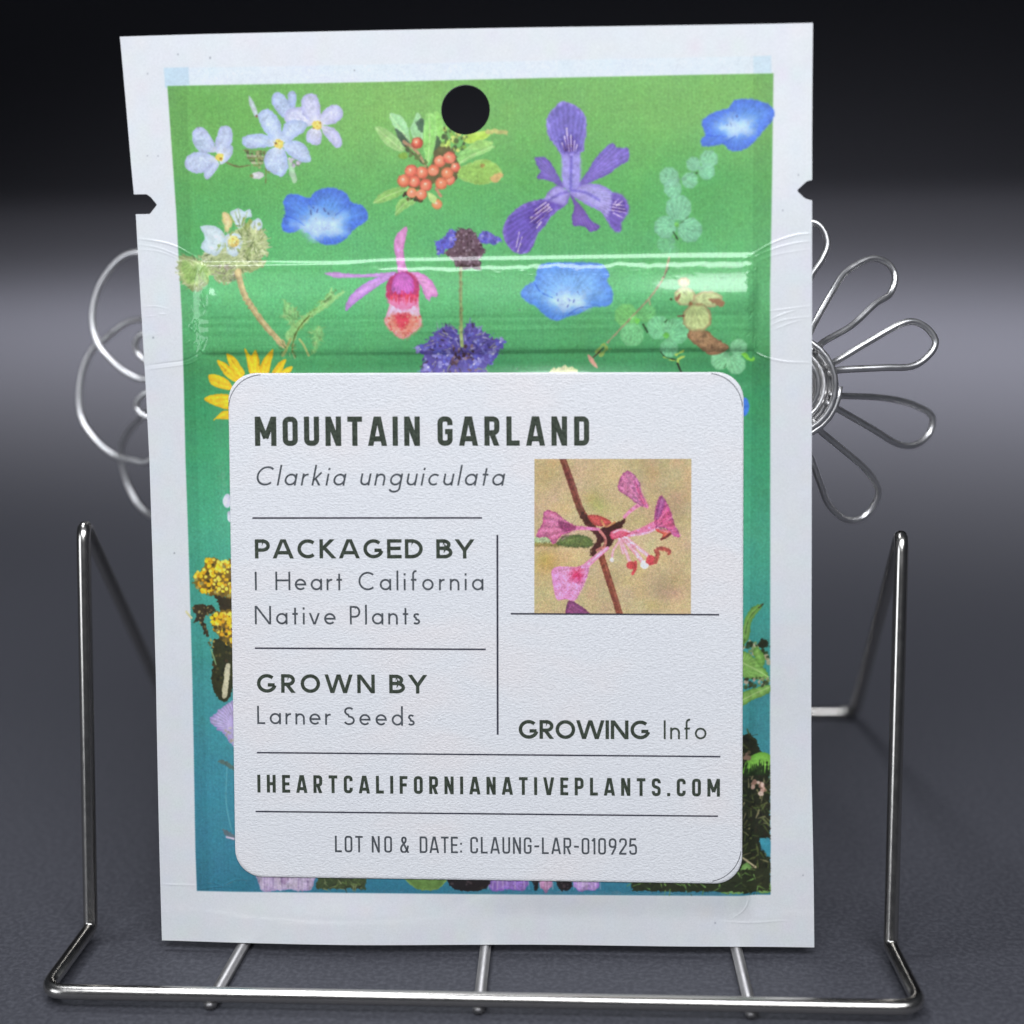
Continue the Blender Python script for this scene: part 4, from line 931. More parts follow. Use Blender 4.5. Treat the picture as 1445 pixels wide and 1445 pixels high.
def clip_y(poly_, y0, y1):
    for (s, lim) in ((1, y0), (-1, -y1)):
        out = []
        for i in range(len(poly_)):
            a, b = poly_[i - 1], poly_[i]; fa, fb = s * a[1] - lim, s * b[1] - lim
            if (fa >= 0) != (fb >= 0): t = fa / (fa - fb); out.append(a + (b - a) * t)
            if fb >= 0: out.append(b)
        poly_ = out
        if len(poly_) < 3: return []
    return poly_
def arc(cx, cy, rx, ry, a0, a1, n=12):
    return [(cx + rx * math.cos(math.radians(a0 + (a1 - a0) * k / n)), cy + ry * math.sin(math.radians(a0 + (a1 - a0) * k / n))) for k in range(n + 1)]

def glyph_din(ch, w, W0):
    """condensed grotesque capitals; unit = cap height. returns (advance, strokes, clip)"""
    h = w / 2; W = W0; x0, x1, y0, y1 = h, W - h, h, 1 - h; r = min(.13, (x1 - x0) * .45); xm = W / 2
    c_tl = arc(x0 + r, y1 - r, r, r, 180, 90, 5); c_tr = arc(x1 - r, y1 - r, r, r, 90, 0, 5); c_br = arc(x1 - r, y0 + r, r, r, 0, -90, 5); c_bl = arc(x0 + r, y0 + r, r, r, -90, -180, 5)
    if ch in 'O0': return W, [c_tl + c_tr + c_br + c_bl + [c_tl[0]]]
    if ch == 'C': return W, [[(x1, .68)] + c_tr[::-1] + c_tl[::-1] + c_bl[::-1] + c_br[::-1] + [(x1, .32)]]
    if ch == 'G': return W, [[(x1, .70)] + c_tr[::-1] + c_tl[::-1] + c_bl[::-1] + c_br[::-1] + [(x1, .50)], [(W, .50 - h * .2), (xm + .0, .50 - h * .2)]]
    if ch == 'U': return W, [[(x0, 1)] + c_bl[::-1] + c_br[::-1] + [(x1, 1)]]
    if ch == 'D': return W, [[(x0, 0), (x0, 1)], [(h, y1)] + c_tr + c_br + [(h, y0)]]
    if ch == 'I': return w, [[(h, 0), (h, 1)]]
    if ch == 'L': return W * .88, [[(x0, 0), (x0, 1)], [(h, y0), (W * .88, y0)]]
    if ch == 'E': return W * .9, [[(x0, 0), (x0, 1)], [(h, y0), (W * .9, y0)], [(h, .5), (W * .82, .5)], [(h, y1), (W * .9, y1)]]
    if ch == 'F': return W * .88, [[(x0, 0), (x0, 1)], [(h, .5), (W * .8, .5)], [(h, y1), (W * .88, y1)]]
    if ch == 'T': return W * .98, [[(W * .49, 0), (W * .49, 1)], [(0, y1), (W * .98, y1)]]
    if ch == 'H': return W, [[(x0, 0), (x0, 1)], [(x1, 0), (x1, 1)], [(h, .5), (x1, .5)]]
    if ch == 'N': return W * 1.04, [[(x0, 0), (x0, 1)], [(W * 1.04 - h, 0), (W * 1.04 - h, 1)], [(x0 - h * .1, 1.02), (W * 1.04 - h + h * .1, -.02)]]
    if ch == 'M':
        M = W * 1.42; return M, [[(x0, 0), (x0, 1)], [(M - h, 0), (M - h, 1)], [(x0 - h * .1, 1.02), (M / 2, .26)], [(M / 2, .26), (M - h + h * .1, 1.02)]]
    if ch == 'A':
        A = W * 1.18; return A, [[(h * .9 - .03, -.1), (A / 2 - h * .25, 1.05)], [(A - h * .9 + .03, -.1), (A / 2 + h * .25, 1.05)], [(A * .22, .24), (A * .78, .24)]]
    if ch == 'V':
        A = W * 1.16; return A, [[(h * .9 - .03, 1.1), (A / 2 - h * .25, -.05)], [(A - h * .9 + .03, 1.1), (A / 2 + h * .25, -.05)]]
    if ch in 'PR':
        ym = .44; rr_ = .13; b = [(h, y1)] + arc(x1 - rr_, y1 - rr_, rr_, rr_, 90, 0, 5) + arc(x1 - rr_, ym + rr_, rr_, rr_, 0, -90, 5) + [(h, ym)]
        s = [[(x0, 0), (x0, 1)], b]
        if ch == 'R': s.append([(xm * .98, ym), (x1 + h * .1, -.05)])
        return W, s
    if ch == 'S': return W, [[(x1, .72)] + c_tr[::-1] + c_tl[::-1] + arc(x0 + r, .52 + r, r, r, 180, 250, 4) + arc(x1 - r, .48 - r, r, r, 70, 0, 4) + c_br + c_bl + [(x0, .28)]]
    if ch == '1': return w * 1.7, [[(w * 1.2, 0), (w * 1.2, 1)], [(w * 1.2, .97), (0, .80)]]
    if ch == '2': return W * .95, [[(x0, .74)] + c_tl + c_tr + [(x1, .62), (x0, .10), (x0, y0)], [(x0 - h, y0), (W * .95, y0)]]
    if ch == '5': return W * .95, [[(x1, y1), (x0 + .02, y1), (x0, .54)] + arc(x1 - r * 1.4, .60 - r * 1.4, r * 1.4, r * 1.4, 90, 0, 5) + c_br + c_bl + [(x0, .26)]]
    if ch == '9': return W * .97, [arc(xm, y1 - r * 1.3, xm - h, r * 1.3, 0, 180, 8) + arc(xm, .46 + r, xm - h, r, 180, 360, 8) + [(x1, y1 - r * 1.3)], [(x1, .5), (x1 - .02, .42), (xm * .7, -.05)]]
    if ch == '&': return W * 1.05, [[(W * 1.02, -.02), (W * .22, .72)] + arc(W * .45, .80, W * .24, .13, 200, -20, 8) + [(W * .62, .66), (W * .2, .42)] + arc(W * .44, .24, W * .38, .21, 150, 300, 8) + [(W * .86, .20), (W * .98, .44)]]
    if ch == '-': return W * .62, [[(0, .46), (W * .62, .46)]]
    if ch == '.': return w * 1.05, [[(h, 0), (h, w * 1.05)]]
    if ch == ':': return w, [[(h, .05), (h, .05 + w)], [(h, .52), (h, .52 + w)]]
    return W0, []
XH = .62
def glyph_geo(ch, w, cond=1.0):
    """geometric sans"""
    h = w / 2; r = .5 - h; X_ = XH; rb = X_ / 2 - h
    if ch == 'O': return 1.02, [arc(.51, .5, .51 - h, r, 0, 360, 32)]
    if ch == 'C': return .88, [arc(.52, .5, .50 - h, r, 48, 312, 26)]
    if ch == 'G': return .96, [arc(.51, .5, .50 - h, r, 46, 345, 28) , [(.98 - h * .9, .42), (.55, .42)]]
    if ch == 'P': return .58, [[(h, 0), (h, 1)], [(h, 1 - h), (.30, 1 - h)] + arc(.30, .70 - h * .3, .27 - h * .6, .30 - h * .7, 90, -90, 12) + [(h, .40 + h * .4)]]
    if ch == 'R': return .62, [[(h, 0), (h, 1)], [(h, 1 - h), (.30, 1 - h)] + arc(.30, .71 - h * .3, .27 - h * .6, .29 - h * .7, 90, -90, 12) + [(h, .42 + h * .4)], [(.26, .44), (.60 - h * .4, -.08)]]
    if ch == 'B': return .60, [[(h, 0), (h, 1)], [(h, 1 - h), (.27, 1 - h)] + arc(.27, .765 - h * .5, .25 - h * .6, .235 - h * .5, 90, -90, 10) + [(h, .53)], [(h, .53), (.30, .53)] + arc(.30, .265 + h * .5, .28 - h * .6, .265 - h * .5, 90, -90, 10) + [(h, h)]]
    if ch == 'D': return .82, [[(h, 0), (h, 1)], [(h, 1 - h), (.32, 1 - h)] + arc(.32, .5, .50 - h, r, 90, -90, 18) + [(h, h)]]
    if ch == 'A': return .86, [[(h * .7 - .035, -.08), (.43 - h * .2, 1.04)], [(.86 - h * .7 + .035, -.08), (.43 + h * .2, 1.04)], [(.17, .30), (.69, .30)]]
    if ch == 'K': return .68, [[(h, 0), (h, 1)], [(h, .44), (.60, 1.08)], [(.18, .60), (.66, -.08)]]
    if ch == 'E': return .52, [[(h, 0), (h, 1)], [(h, 1 - h), (.52, 1 - h)], [(h, .52), (.49, .52)], [(h, h), (.52, h)]]
    if ch == 'Y': return .76, [[(.38, 0), (.38, .46)], [(.38, .42), (h * .5 - .03, 1.08)], [(.38, .42), (.76 - h * .5 + .03, 1.08)]]
    if ch == 'W': return 1.30, [[(h * .6 - .02, 1.08), (.345, -.03)], [(.345, -.03), (.65, 1.03)], [(.65, 1.03), (.955, -.03)], [(.955, -.03), (1.30 - h * .6 + .02, 1.08)]]
    if ch == 'N': return .80, [[(h, 0), (h, 1)], [(.80 - h, 0), (.80 - h, 1)], [(h * .9, 1.02), (.80 - h * .9, -.02)]]
    if ch == 'I': return w, [[(h, 0), (h, 1)]]
    if ch == 'H': return .74, [[(h, 0), (h, 1)], [(.74 - h, 0), (.74 - h, 1)], [(h, .53), (.74 - h, .53)]]
    if ch == 'L': return .46, [[(h, 0), (h, 1)], [(h, h), (.46, h)]]
    if ch == 'S': return .56, [arc(.29, .76, .22, .24 - h, 35, 270, 14)[:-1] + arc(.28, .26, .25, .26 - h, 90, -155, 16)]
    bow = arc(X_ / 2, X_ / 2, rb, rb, 0, 360, 24)
    if ch == 'a': return X_, [bow, [(X_ - h, 0), (X_ - h, X_)]]
    if ch == 'd': return X_, [bow, [(X_ - h, 0), (X_ - h, 1.07)]]
    if ch == 'g': return X_, [bow, [(X_ - h, X_), (X_ - h, -.12)] + arc(X_ / 2, -.12, rb, .20, 0, -160, 10)[1:]]
    if ch == 'o': return X_, [bow]
    if ch == 'c': return X_ * .86, [arc(X_ / 2, X_ / 2, rb, rb, 48, 312, 20)]
    if ch == 'e': return X_, [[(h, X_ / 2), (X_ - h, X_ / 2)] + arc(X_ / 2, X_ / 2, rb, rb, 0, 318, 22)[1:]]
    if ch == 'r': return .30, [[(h, 0), (h, X_)], [(h, X_ * .55)] + arc(h + .22, X_ * .55, .22, X_ * .45 - h, 180, 80, 8)[1:]]
    if ch == 't': return .30, [[(.15, 0), (.15, .90)], [(0, X_ - h), (.30, X_ - h)]]
    if ch == 'f': return .32, [[(.12, 0), (.12, .86)] + arc(.12 + .15, .86, .15, .18, 180, 75, 8)[1:], [(0, X_ - h), (.30, X_ - h)]]
    if ch == 'l': return w, [[(h, 0), (h, 1.07)]]
    if ch == 'i': return w, [[(h, 0), (h, X_)], [(h, .80), (h, .80 + w * 1.2)]]
    if ch == 'n': return .52, [[(h, 0), (h, X_)], [(h, X_ * .5)] + arc(.26, X_ - .26, .26 - h, .26 - h, 180, 0, 12) + [(.52 - h, 0)]]
    if ch == 'u': return .52, [[(h, X_)] + arc(.26, .26, .26 - h, .26 - h, 180, 360, 12) + [(.52 - h, X_)], [(.52 - h, 0), (.52 - h, X_)]]
    if ch == 'v': return .52, [[(h * .5 - .03, X_ + .06), (.26, -.03)], [(.26, -.03), (.52 - h * .5 + .03, X_ + .06)]]
    if ch == 's': return .36, [arc(.19, X_ * .755, .13, X_ * .245 - h, 30, 270, 10)[:-1] + arc(.175, X_ * .26, .15, X_ * .26 - h, 90, -150, 12)]
    if ch == 'k': return .46, [[(h, 0), (h, 1.07)], [(h, .26), (.40, X_ + .06)], [(.14, .38), (.45, -.06)]]
    return .4, []
TALL = 'ldkgf'
def text_word(bm, word, font, w, cap, p0, p1, slant=0.0, W0=.5, zc=[0]):
    """one word between photo points p0 and p1 (baseline ends); caps 'cap' photo px high"""
    gl = [(glyph_din(c, w, W0) if font == 'din' else glyph_geo(c, w)) for c in word]
    p0 = np.array(p0, float); p1 = np.array(p1, float); L = np.linalg.norm(p1 - p0) / cap
    if font == 'geo':
        bw = dict(P=.75, A=1.0, C=.95, K=.83, G=1.02, E=.71, D=.93, B=.82, Y=.92, W=1.42, N=.94, R=.76, O=1.04) if w > .15 else dict(H=.81, N=.88, P=.56, L=.44, S=.58)
        g2 = []
        for c, (adv, st) in zip(word, gl):
            T2 = bw.get(c, adv); k_ = (T2 - w) / max(1e-6, adv - w) if adv > w * 1.01 else 1
            g2.append((T2 if k_ != 1 else adv, [[(w / 2 + (x_ - w / 2) * k_, y_) for x_, y_ in q] for q in st]))
        gl = g2
    total = sum(g[0] for g in gl); tr = (L - total) / max(1, len(word) - 1)
    d = (p1 - p0) / np.linalg.norm(p1 - p0); x = 0.0
    for c, (adv, strokes) in zip(word, gl):
        lo, hi = 0.0, 1.0
        if font == 'geo':
            if c in 'acgeounrsivt': hi = XH
            if c in 'ldk': hi = 1.07
            if c in 'itf': hi = 1.1
            if c in 'vk' and c != 'k': hi = XH
            if c == 'g': lo = -.5
        for si, s in enumerate(strokes):
            for qi, q in enumerate(ribbon(s, w)):
                q = clip_y(q, lo, hi if not (c in 'it') else 1.1)
                if len(q) < 3: continue
                pts = []
                for (gx, gy) in q:
                    xx = x + gx + gy * slant
                    px = p0 + d * xx * cap
                    lean = -.017 * (1 - (px[0] - 324) / 724)
                    pts.append((px[0] + lean * gy * cap, px[1] - gy * cap))
                ab = TP(pts)
                P3 = surf(ab[:, 0], ab[:, 1], BELLY + LT_ + .010 + .0028 * si + .0009 * (qi % 3), False)
                try: bm.faces.new([bm.verts.new(p) for p in P3])
                except ValueError: pass
        x += adv + tr
def text_line(words, mat, label):
    bm = bmesh.new()
    for wd in words: text_word(bm, *wd[0], **wd[1])
    for f in bm.faces:
        if f.normal.dot(Vector(AN)) < 0: f.normal_flip()
    me = bpy.data.meshes.new('printed_text'); bm.to_mesh(me); bm.free()
    return link('printed_text', me, mat, sticker, smooth=False, label=label)
def Wd(word, font, w, cap, p0, p1, **k): return ((word, font, w, cap, p0, p1), k)
text_line([Wd('MOUNTAIN', 'din', .18, 41.3, (361.6, 628.5), (593.3, 628.5), W0=.515), Wd('GARLAND', 'din', .18, 41.3, (618, 628.4), (831, 628.4), W0=.515)], m_ink, 'dark heading MOUNTAIN GARLAND')
text_line([Wd('Clarkia', 'geo', .098, 27.2, (361, 684), (487, 684.2), slant=.2), Wd('unguiculata', 'geo', .098, 27.2, (508, 684), (710, 684.5), slant=.2)], m_grey, 'thin italic line Clarkia unguiculata')
text_line([Wd('PACKAGED', 'geo', .185, 27, (361.6, 786.5), (597.4, 786.5)), Wd('BY', 'geo', .185, 27, (616.3, 786.6), (668.6, 786.8))], m_ink, 'bold line PACKAGED BY')
text_line([Wd('I', 'geo', .104, 26, (361.6, 831), (364.2, 831)), Wd('Heart', 'geo', .104, 26, (390.4, 831), (484, 831.3)), Wd('California', 'geo', .104, 26, (506.6, 831.3), (682.6, 831.5))], m_grey, 'thin line I Heart California')
text_line([Wd('Native', 'geo', .104, 26, (361.6, 879), (475, 879.3)), Wd('Plants', 'geo', .104, 26, (495, 879.3), (593.3, 879.5))], m_grey, 'thin line Native Plants')
text_line([Wd('GROWN', 'geo', .185, 26.3, (364.4, 975), (530.2, 976)), Wd('BY', 'geo', .185, 26.3, (550.4, 976), (602.4, 976.5))], m_ink, 'bold line GROWN BY')
text_line([Wd('Larner', 'geo', .104, 25.5, (365, 1019), (468, 1020.4)), Wd('Seeds', 'geo', .104, 25.5, (486.7, 1020.6), (585.8, 1021.6))], m_grey, 'thin line Larner Seeds')
text_line([Wd('GROWING', 'geo', .185, 26.5, (732, 1040), (916, 1041)), Wd('Info', 'geo', .104, 26.5, (936, 1040.8), (996, 1041))], m_ink, 'line GROWING Info, first word bold')
text_line([Wd('IHEARTCALIFORNIANATIVEPLANTS.COM', 'din', .175, 25.0, (365.3, 1115.2), (1015, 1121.6), W0=.5)], m_ink, 'heavy web address line')
lot = [('LOT', 474.3, 513.6), ('NO', 526, 554.5), ('&', 566.4, 578.8), ('DATE:', 593.3, 652.8), ('CLAUNG-LAR-010925', 664.4, 898)]
text_line([Wd(t, 'din', .115, 23.2, (a, 1199.2 + (a - 474) / 424 * 4), (b, 1199.2 + (b - 474) / 424 * 4), W0=.47) for t, a, b in lot], m_grey, 'thin lot number line near the bottom')
def rule(p0, p1, w, mat=m_rule, n=12, name='printed_rule', lift=.014, label=None):
    pts = [np.array(p0) + (np.array(p1) - np.array(p0)) * k / n for k in range(n + 1)] if np.ndim(p0) == 1 else p0
    bm = bmesh.new()
    for q in ribbon(pts, w):
        ab = TP(q); P3 = surf(ab[:, 0], ab[:, 1], BELLY + LT_ + lift, False)
        bm.faces.new([bm.verts.new(p) for p in P3])
    for f in bm.faces:
        if f.normal.dot(Vector(AN)) < 0: f.normal_flip()
    bmesh.ops.remove_doubles(bm, verts=bm.verts, dist=1e-7)
    me = bpy.data.meshes.new(name); bm.to_mesh(me); bm.free()
    return link(name, me, mat, sticker, smooth=False)
for a, b, w in (((358, 729.7), (680.5, 729.7), 2.3), ((361.6, 912.5), (686, 914.4), 2.3), ((702, 753.8), (702.7, 1034.3), 2.7), ((721, 864.4), (1013.6, 866.0), 2.3),
                ((364.4, 1059.2), (1015.6, 1065.3), 2.1), ((362.7, 1141.9), (1012.2, 1149), 2.1)):
    rule(a, b, w)
def corner(cx, cy, r, a0, a1):
    rule([(cx + r * math.cos(math.radians(a)), cy + r * math.sin(math.radians(a))) for a in np.linspace(a0, a1, 22)], None, 1.1, m_line, name='corner_line', lift=.010)
corner(371, 575, 46.5, 183, 268); corner(997, 576, 49, -84, -3); corner(996, 1192, 49, 8, 80)

# ---- small photo print on the sticker
c0 = TP([(754, 647), (974.5, 647), (974, 866), (754, 865)])
pc = Canvas(c0[:, 0].min() - .3, c0[:, 1].min() - .3, c0[:, 0].max() + .3, c0[:, 1].max() + .3, 32)
pc.cur = 0
def zp(p): return Z(730, 630, S, p)
pc.rgb[:] = C(190, 168, 128)
XX, YY = np.meshgrid(np.arange(pc.W) + .5, np.arange(pc.H) + .5)
for (x, y, rr, c, am) in ((640, 200, 90, (206, 182, 132), .6), (250, 350, 110, (204, 172, 132), .6), (800, 500, 100, (178, 158, 112), .6), (1000, 620, 110, (202, 176, 136), .5), (330, 880, 80, (186, 162, 96), .5), (820, 980, 110, (200, 176, 128), .5), (200, 200, 130, (176, 156, 104), .6), (320, 380, 120, (198, 168, 128), .5), (540, 380, 80, (152, 160, 92), .7), (900, 150, 130, (168, 150, 108), .6), (1050, 400, 160, (170, 150, 112), .7), (1000, 950, 130, (162, 146, 112), .7),
                          (200, 780, 90, (176, 146, 70), .7), (180, 950, 120, (186, 170, 116), .5), (600, 1000, 120, (180, 160, 116), .4), (900, 700, 150, (206, 184, 138), .6), (380, 720, 90, (214, 186, 130), .7), (1100, 1080, 100, (208, 182, 136), .6), (640, 880, 60, (160, 150, 108), .5)):
    q = pc.px(zp([(x, y)]))[0]; r_ = rr / S * .0725 * 32
    k = (am * np.exp(-((XX - q[0]) ** 2 + (YY - q[1]) ** 2) / r_ ** 2))[..., None]; pc.rgb = (pc.rgb * (1 - k) + C(*c) * k).astype(np.float32)
poly(pc, zp([(110, 612), (200, 598), (235, 650), (110, 655)]), (168, 186, 140), rough=2, soft=5)
poly(pc, zp([(110, 648), (240, 650), (300, 668), (480, 678), (110, 672)]), (120, 112, 50), rough=2, soft=6, a=.7)
poly(pc, zp([(270, 640), (330, 600), (450, 598), (505, 630), (490, 680), (300, 672)]), (98, 116, 60), (70, 84, 44), 8, rough=2, soft=5)
stroke(pc, zp([(303, 70), (360, 230), (430, 430), (510, 540)]), 9, (116, 62, 50), w2=10.5, soft=2.5); stroke(pc, zp([(315, 85), (372, 230), (440, 420)]), 2.5, (150, 92, 76), a=.6, soft=3)
stroke(pc, zp([(565, 730), (620, 900), (700, 1150)]), 9.5, (126, 66, 50), w2=9, soft=2.5); stroke(pc, zp([(575, 740), (630, 900), (708, 1140)]), 2.5, (164, 100, 78), a=.6, soft=3)
poly(pc, zp([(345, 1045), (400, 1058), (480, 1115), (505, 1160), (338, 1160)]), (140, 74, 120), (110, 52, 96), 10, rough=1.2)
poly(pc, zp([(440, 440), (480, 480), (540, 560), (600, 600), (560, 680), (510, 750), (495, 700), (540, 620), (470, 540), (425, 470)]), (74, 40, 34), rough=3, soft=3)
poly(pc, zp([(560, 560), (640, 520), (700, 500), (725, 470), (730, 510), (700, 560), (650, 640), (610, 690), (580, 640)]), (66, 34, 30), rough=3, soft=3)
poly(pc, zp([(478, 465), (530, 460), (590, 480), (640, 515), (560, 540), (500, 510)]), (196, 84, 84), (150, 60, 56), 8, rough=1.5)
stroke(pc, zp([(570, 500), (600, 540), (660, 510)]), 3, (196, 130, 90)); stroke(pc, zp([(560, 570), (595, 620), (590, 670), (540, 700)]), 4, (196, 120, 110))
stroke(pc, zp([(725, 475), (770, 430), (835, 385)]), 4.5, (228, 130, 168), w2=6)
poly(pc, zp([(680, 268), (700, 200), (745, 163), (790, 190), (830, 250), (842, 310), (886, 400), (872, 412), (800, 380), (740, 330), (690, 300)]), (192, 112, 150), (164, 84, 128), 9, vein=(zp([(880, 420)])[0], 26, .1), rough=1.6)
poly(pc, zp([(800, 230), (840, 310), (886, 400), (872, 412), (830, 370)]), (214, 84, 124), rough=1.5, soft=8, a=.8)
stroke(pc, zp([(760, 595), (850, 565), (950, 520)]), 7, (226, 120, 160), w2=11); stroke(pc, zp([(770, 600), (870, 585), (950, 550)]), 3, (240, 170, 196))
poly(pc, zp([(925, 505), (940, 395), (970, 328), (1000, 360), (1040, 440), (1062, 520), (1104, 605), (1060, 605), (1000, 550), (950, 545)]), (202, 88, 130), (166, 76, 128), 10, vein=(zp([(900, 560)])[0], 24, .1), rough=1.6)
poly(pc, zp([(935, 480), (945, 395), (972, 335), (1000, 370), (985, 440), (950, 490)]), (150, 78, 134), rough=2, soft=6)
poly(pc, zp([(935, 555), (990, 560), (1035, 570), (1035, 600), (980, 622), (985, 590), (945, 575)]), (222, 100, 84), (180, 60, 56), 6, rough=1.5)
for b_, tips in (((875, 405), [(700, 210), (725, 180), (760, 180), (790, 210), (700, 290), (740, 310)]), ((940, 545), [(970, 345), (1000, 400), (1040, 460), (1090, 590), (1060, 560)]),
                 ((400, 548), [(150, 590), (180, 470), (220, 445), (270, 470), (230, 640), (190, 560)]), ((480, 800), [(250, 850), (250, 920), (275, 1010), (330, 1020), (385, 1030), (420, 960)])):
    for q_ in tips:
        m_q = ((b_[0] + q_[0]) / 2 + R.uniform(-12, 12), (b_[1] + q_[1]) / 2 + R.uniform(-12, 12))
        stroke(pc, zp([b_, m_q, q_]), 1.2, (120, 44, 96), w2=2.6, a=.28, soft=4, rough=2); stroke(pc, zp([(b_[0] + 8, b_[1] + 8), (m_q[0] + 12, m_q[1] + 10), (q_[0] + 14, q_[1] + 6)]), 1.2, (246, 176, 216), w2=2.2, a=.30, soft=4, rough=2)
stroke(pc, zp([(340, 550), (440, 550), (550, 558)]), 7, (220, 120, 166), w2=4)
poly(pc, zp([(125, 608), (168, 520), (178, 450), (213, 428), (270, 450), (330, 500), (405, 545), (360, 575), (300, 600), (243, 660), (208, 612)]), (202, 112, 150), (172, 82, 124), 10, vein=(zp([(420, 550)])[0], 24, .1), rough=1.8)
poly(pc, zp([(280, 500), (400, 540), (340, 570), (290, 550)]), (120, 40, 80), rough=2, soft=8, a=.7)
stroke(pc, zp([(450, 820), (530, 750), (610, 685)]), 9, (232, 140, 184), w2=5); stroke(pc, zp([(470, 800), (600, 690)]), 2, (250, 200, 224), a=.7)
poly(pc, zp([(236, 832), (290, 808), (400, 812), (472, 795), (482, 850), (452, 930), (422, 990), (385, 1045), (330, 1030), (268, 1034), (245, 950), (234, 880)]), (226, 144, 194), (218, 130, 186), 8, vein=(zp([(500, 800)])[0], 26, .06), rough=1.6, centre=zp([(402, 870)])[0], ccol=(212, 56, 110), cr=28)
for P, w in (([(700, 600), (780, 690), (865, 800)], 6), ([(690, 610), (730, 700), (770, 800)], 4.5), ([(710, 595), (800, 670), (930, 770)], 5), ([(690, 640), (650, 700), (640, 765)], 3), ([(680, 600), (700, 660), (715, 720)], 3)):
    stroke(pc, zp(P), w, (240, 150, 174)); stroke(pc, zp(P), w * .35, (252, 200, 208), a=.8)
poly(pc, zp([(625, 590), (650, 565), (710, 555), (760, 575), (740, 600), (680, 620), (640, 625)]), (214, 96, 124), (180, 64, 90), 6, rough=2); stroke(pc, zp([(650, 580), (700, 560), (760, 575)]), 3, (240, 160, 180))
disc(pc, zp([(770, 802)])[0], 7, (204, 74, 80), ry=5.5, rough=1.2); stroke(pc, zp([(780, 860), (800, 820), (800, 780)]), 4, (200, 70, 80))
disc(pc, zp([(862, 798)])[0], 6, (246, 232, 232), rough=1.2); disc(pc, zp([(640, 766)])[0], 3, (240, 220, 220)); disc(pc, zp([(905, 768)])[0], 7, (206, 70, 84), rough=1.8)
stroke(pc, zp([(935, 780), (950, 730), (940, 700), (975, 690), (1020, 700), (1028, 722)]), 5.5, (176, 84, 76), rough=1.2); stroke(pc, zp([(975, 625), (1000, 615), (1035, 590)]), 3.5, (120, 50, 50))
pc.rgb = soften(pc.rgb, 3)
for ch in range(3): pc.rgb[..., ch] += upnoise(pc.H, pc.W, 2.2) * 4 + upnoise(pc.H, pc.W, 40) * 3
pc.rgb = pc.rgb * .93 + pc.rgb.mean(-1, keepdims=True) * .07
pc.rgb *= (1 + .075 * pc.n1 + .03 * pc.n3 + .015 * pc.n9)[..., None]
img_small = make_image('small_photo_print', pc.rgb)
m_small, nt, bs_ = new_mat('small_photo_ink')
uvn = node(nt, 'ShaderNodeUVMap'); uvn.uv_map = 'UVMap'; ti = node(nt, 'ShaderNodeTexImage', image=img_small, interpolation='Cubic'); nt.links.new(uvn.outputs[0], ti.inputs[0]); nt.links.new(ti.outputs[0], bs_.inputs['Base Color'])
tc = node(nt, 'ShaderNodeTexCoord'); n1 = node(nt, 'ShaderNodeTexNoise'); n1.inputs['Scale'].default_value = 2600; n1.inputs['Detail'].default_value = 3; nt.links.new(tc.outputs['Object'], n1.inputs[0])
bp = node(nt, 'ShaderNodeBump'); bp.inputs['Strength'].default_value = .4; bp.inputs['Distance'].default_value = .08 * MM; nt.links.new(n1.outputs[0], bp.inputs['Height']); nt.links.new(bp.outputs[0], bs_.inputs['Normal'])
bs_.inputs['Roughness'].default_value = .6; bs_.inputs['Specular IOR Level'].default_value = .3
n = 20; u = np.linspace(0, 1, n + 1)
A_ = (c0[0] * (1 - u)[:, None] + c0[1] * u[:, None]); B_ = (c0[3] * (1 - u)[:, None] + c0[2] * u[:, None])
gp = (B_[None] * (1 - u)[:, None, None] + A_[None] * u[:, None, None]).reshape(-1, 2)
ii = np.arange((n + 1) ** 2).reshape(n + 1, n + 1)
fq = np.stack([ii[:-1, :-1], ii[:-1, 1:], ii[1:, 1:], ii[1:, :-1]], -1).reshape(-1, 4)
link('printed_photo', np_mesh('printed_photo', surf(gp[:, 0], gp[:, 1], BELLY + LT_ + .008, False), fq, np.stack([(gp[:, 0] - pc.a0) * 32 / pc.W, (gp[:, 1] - pc.b0) * 32 / pc.H], -1)), m_small, sticker, label='small square picture of a pink flower on a brown stem')

# ------------------------------------------------------------------ wire display stand
def rounded(P, rad, n=8, closed=False):
    """corner points -> path with filleted corners; returns points and the corner index each belongs to"""
    P = [np.array(p, float) for p in P]; N = len(P); out = []; tag = []
    for i in range(N):
        if not closed and i in (0, N - 1): out.append(P[i]); tag.append(i); continue
        a = P[i - 1] - P[i]; b = P[(i + 1) % N] - P[i]; la, lb = np.linalg.norm(a), np.linalg.norm(b); a /= la; b /= lb
        ang = math.acos(max(-1, min(1, a @ b))); r_ = rad[i] if isinstance(rad, (list, tuple)) else rad
        d = min(r_ / math.tan(ang / 2), la * .45, lb * .45)
        p0, p1 = P[i] + a * d, P[i] + b * d
        for k in range(n + 1):
            t = k / n; out.append(p0 * (1 - t) ** 2 + P[i] * 2 * t * (1 - t) + p1 * t * t); tag.append(i)
    return np.array(out), tag
def tube_rings(P, r, sides=16, closed=False):
    P = np.asarray(P, float); n = len(P); rings = []; prev = None
    for i in range(n):
        if closed: t = P[(i + 1) % n] - P[i - 1]
        else: t = P[min(i + 1, n - 1)] - P[max(i - 1, 0)]
        t /= np.linalg.norm(t)
        if prev is None:
            u = np.cross(t, [0, 0, 1.0]); u = u if np.linalg.norm(u) > .1 else np.cross(t, [0, 1.0, 0])
        else: u = prev - t * (prev @ t)
        u /= np.linalg.norm(u); prev = u; v = np.cross(t, u)
        rr = r[i] if hasattr(r, '__len__') else r
        rings.append(np.array([P[i] + rr * (math.cos(2 * math.pi * k / sides) * u + math.sin(2 * math.pi * k / sides) * v) for k in range(sides)]))
    return rings
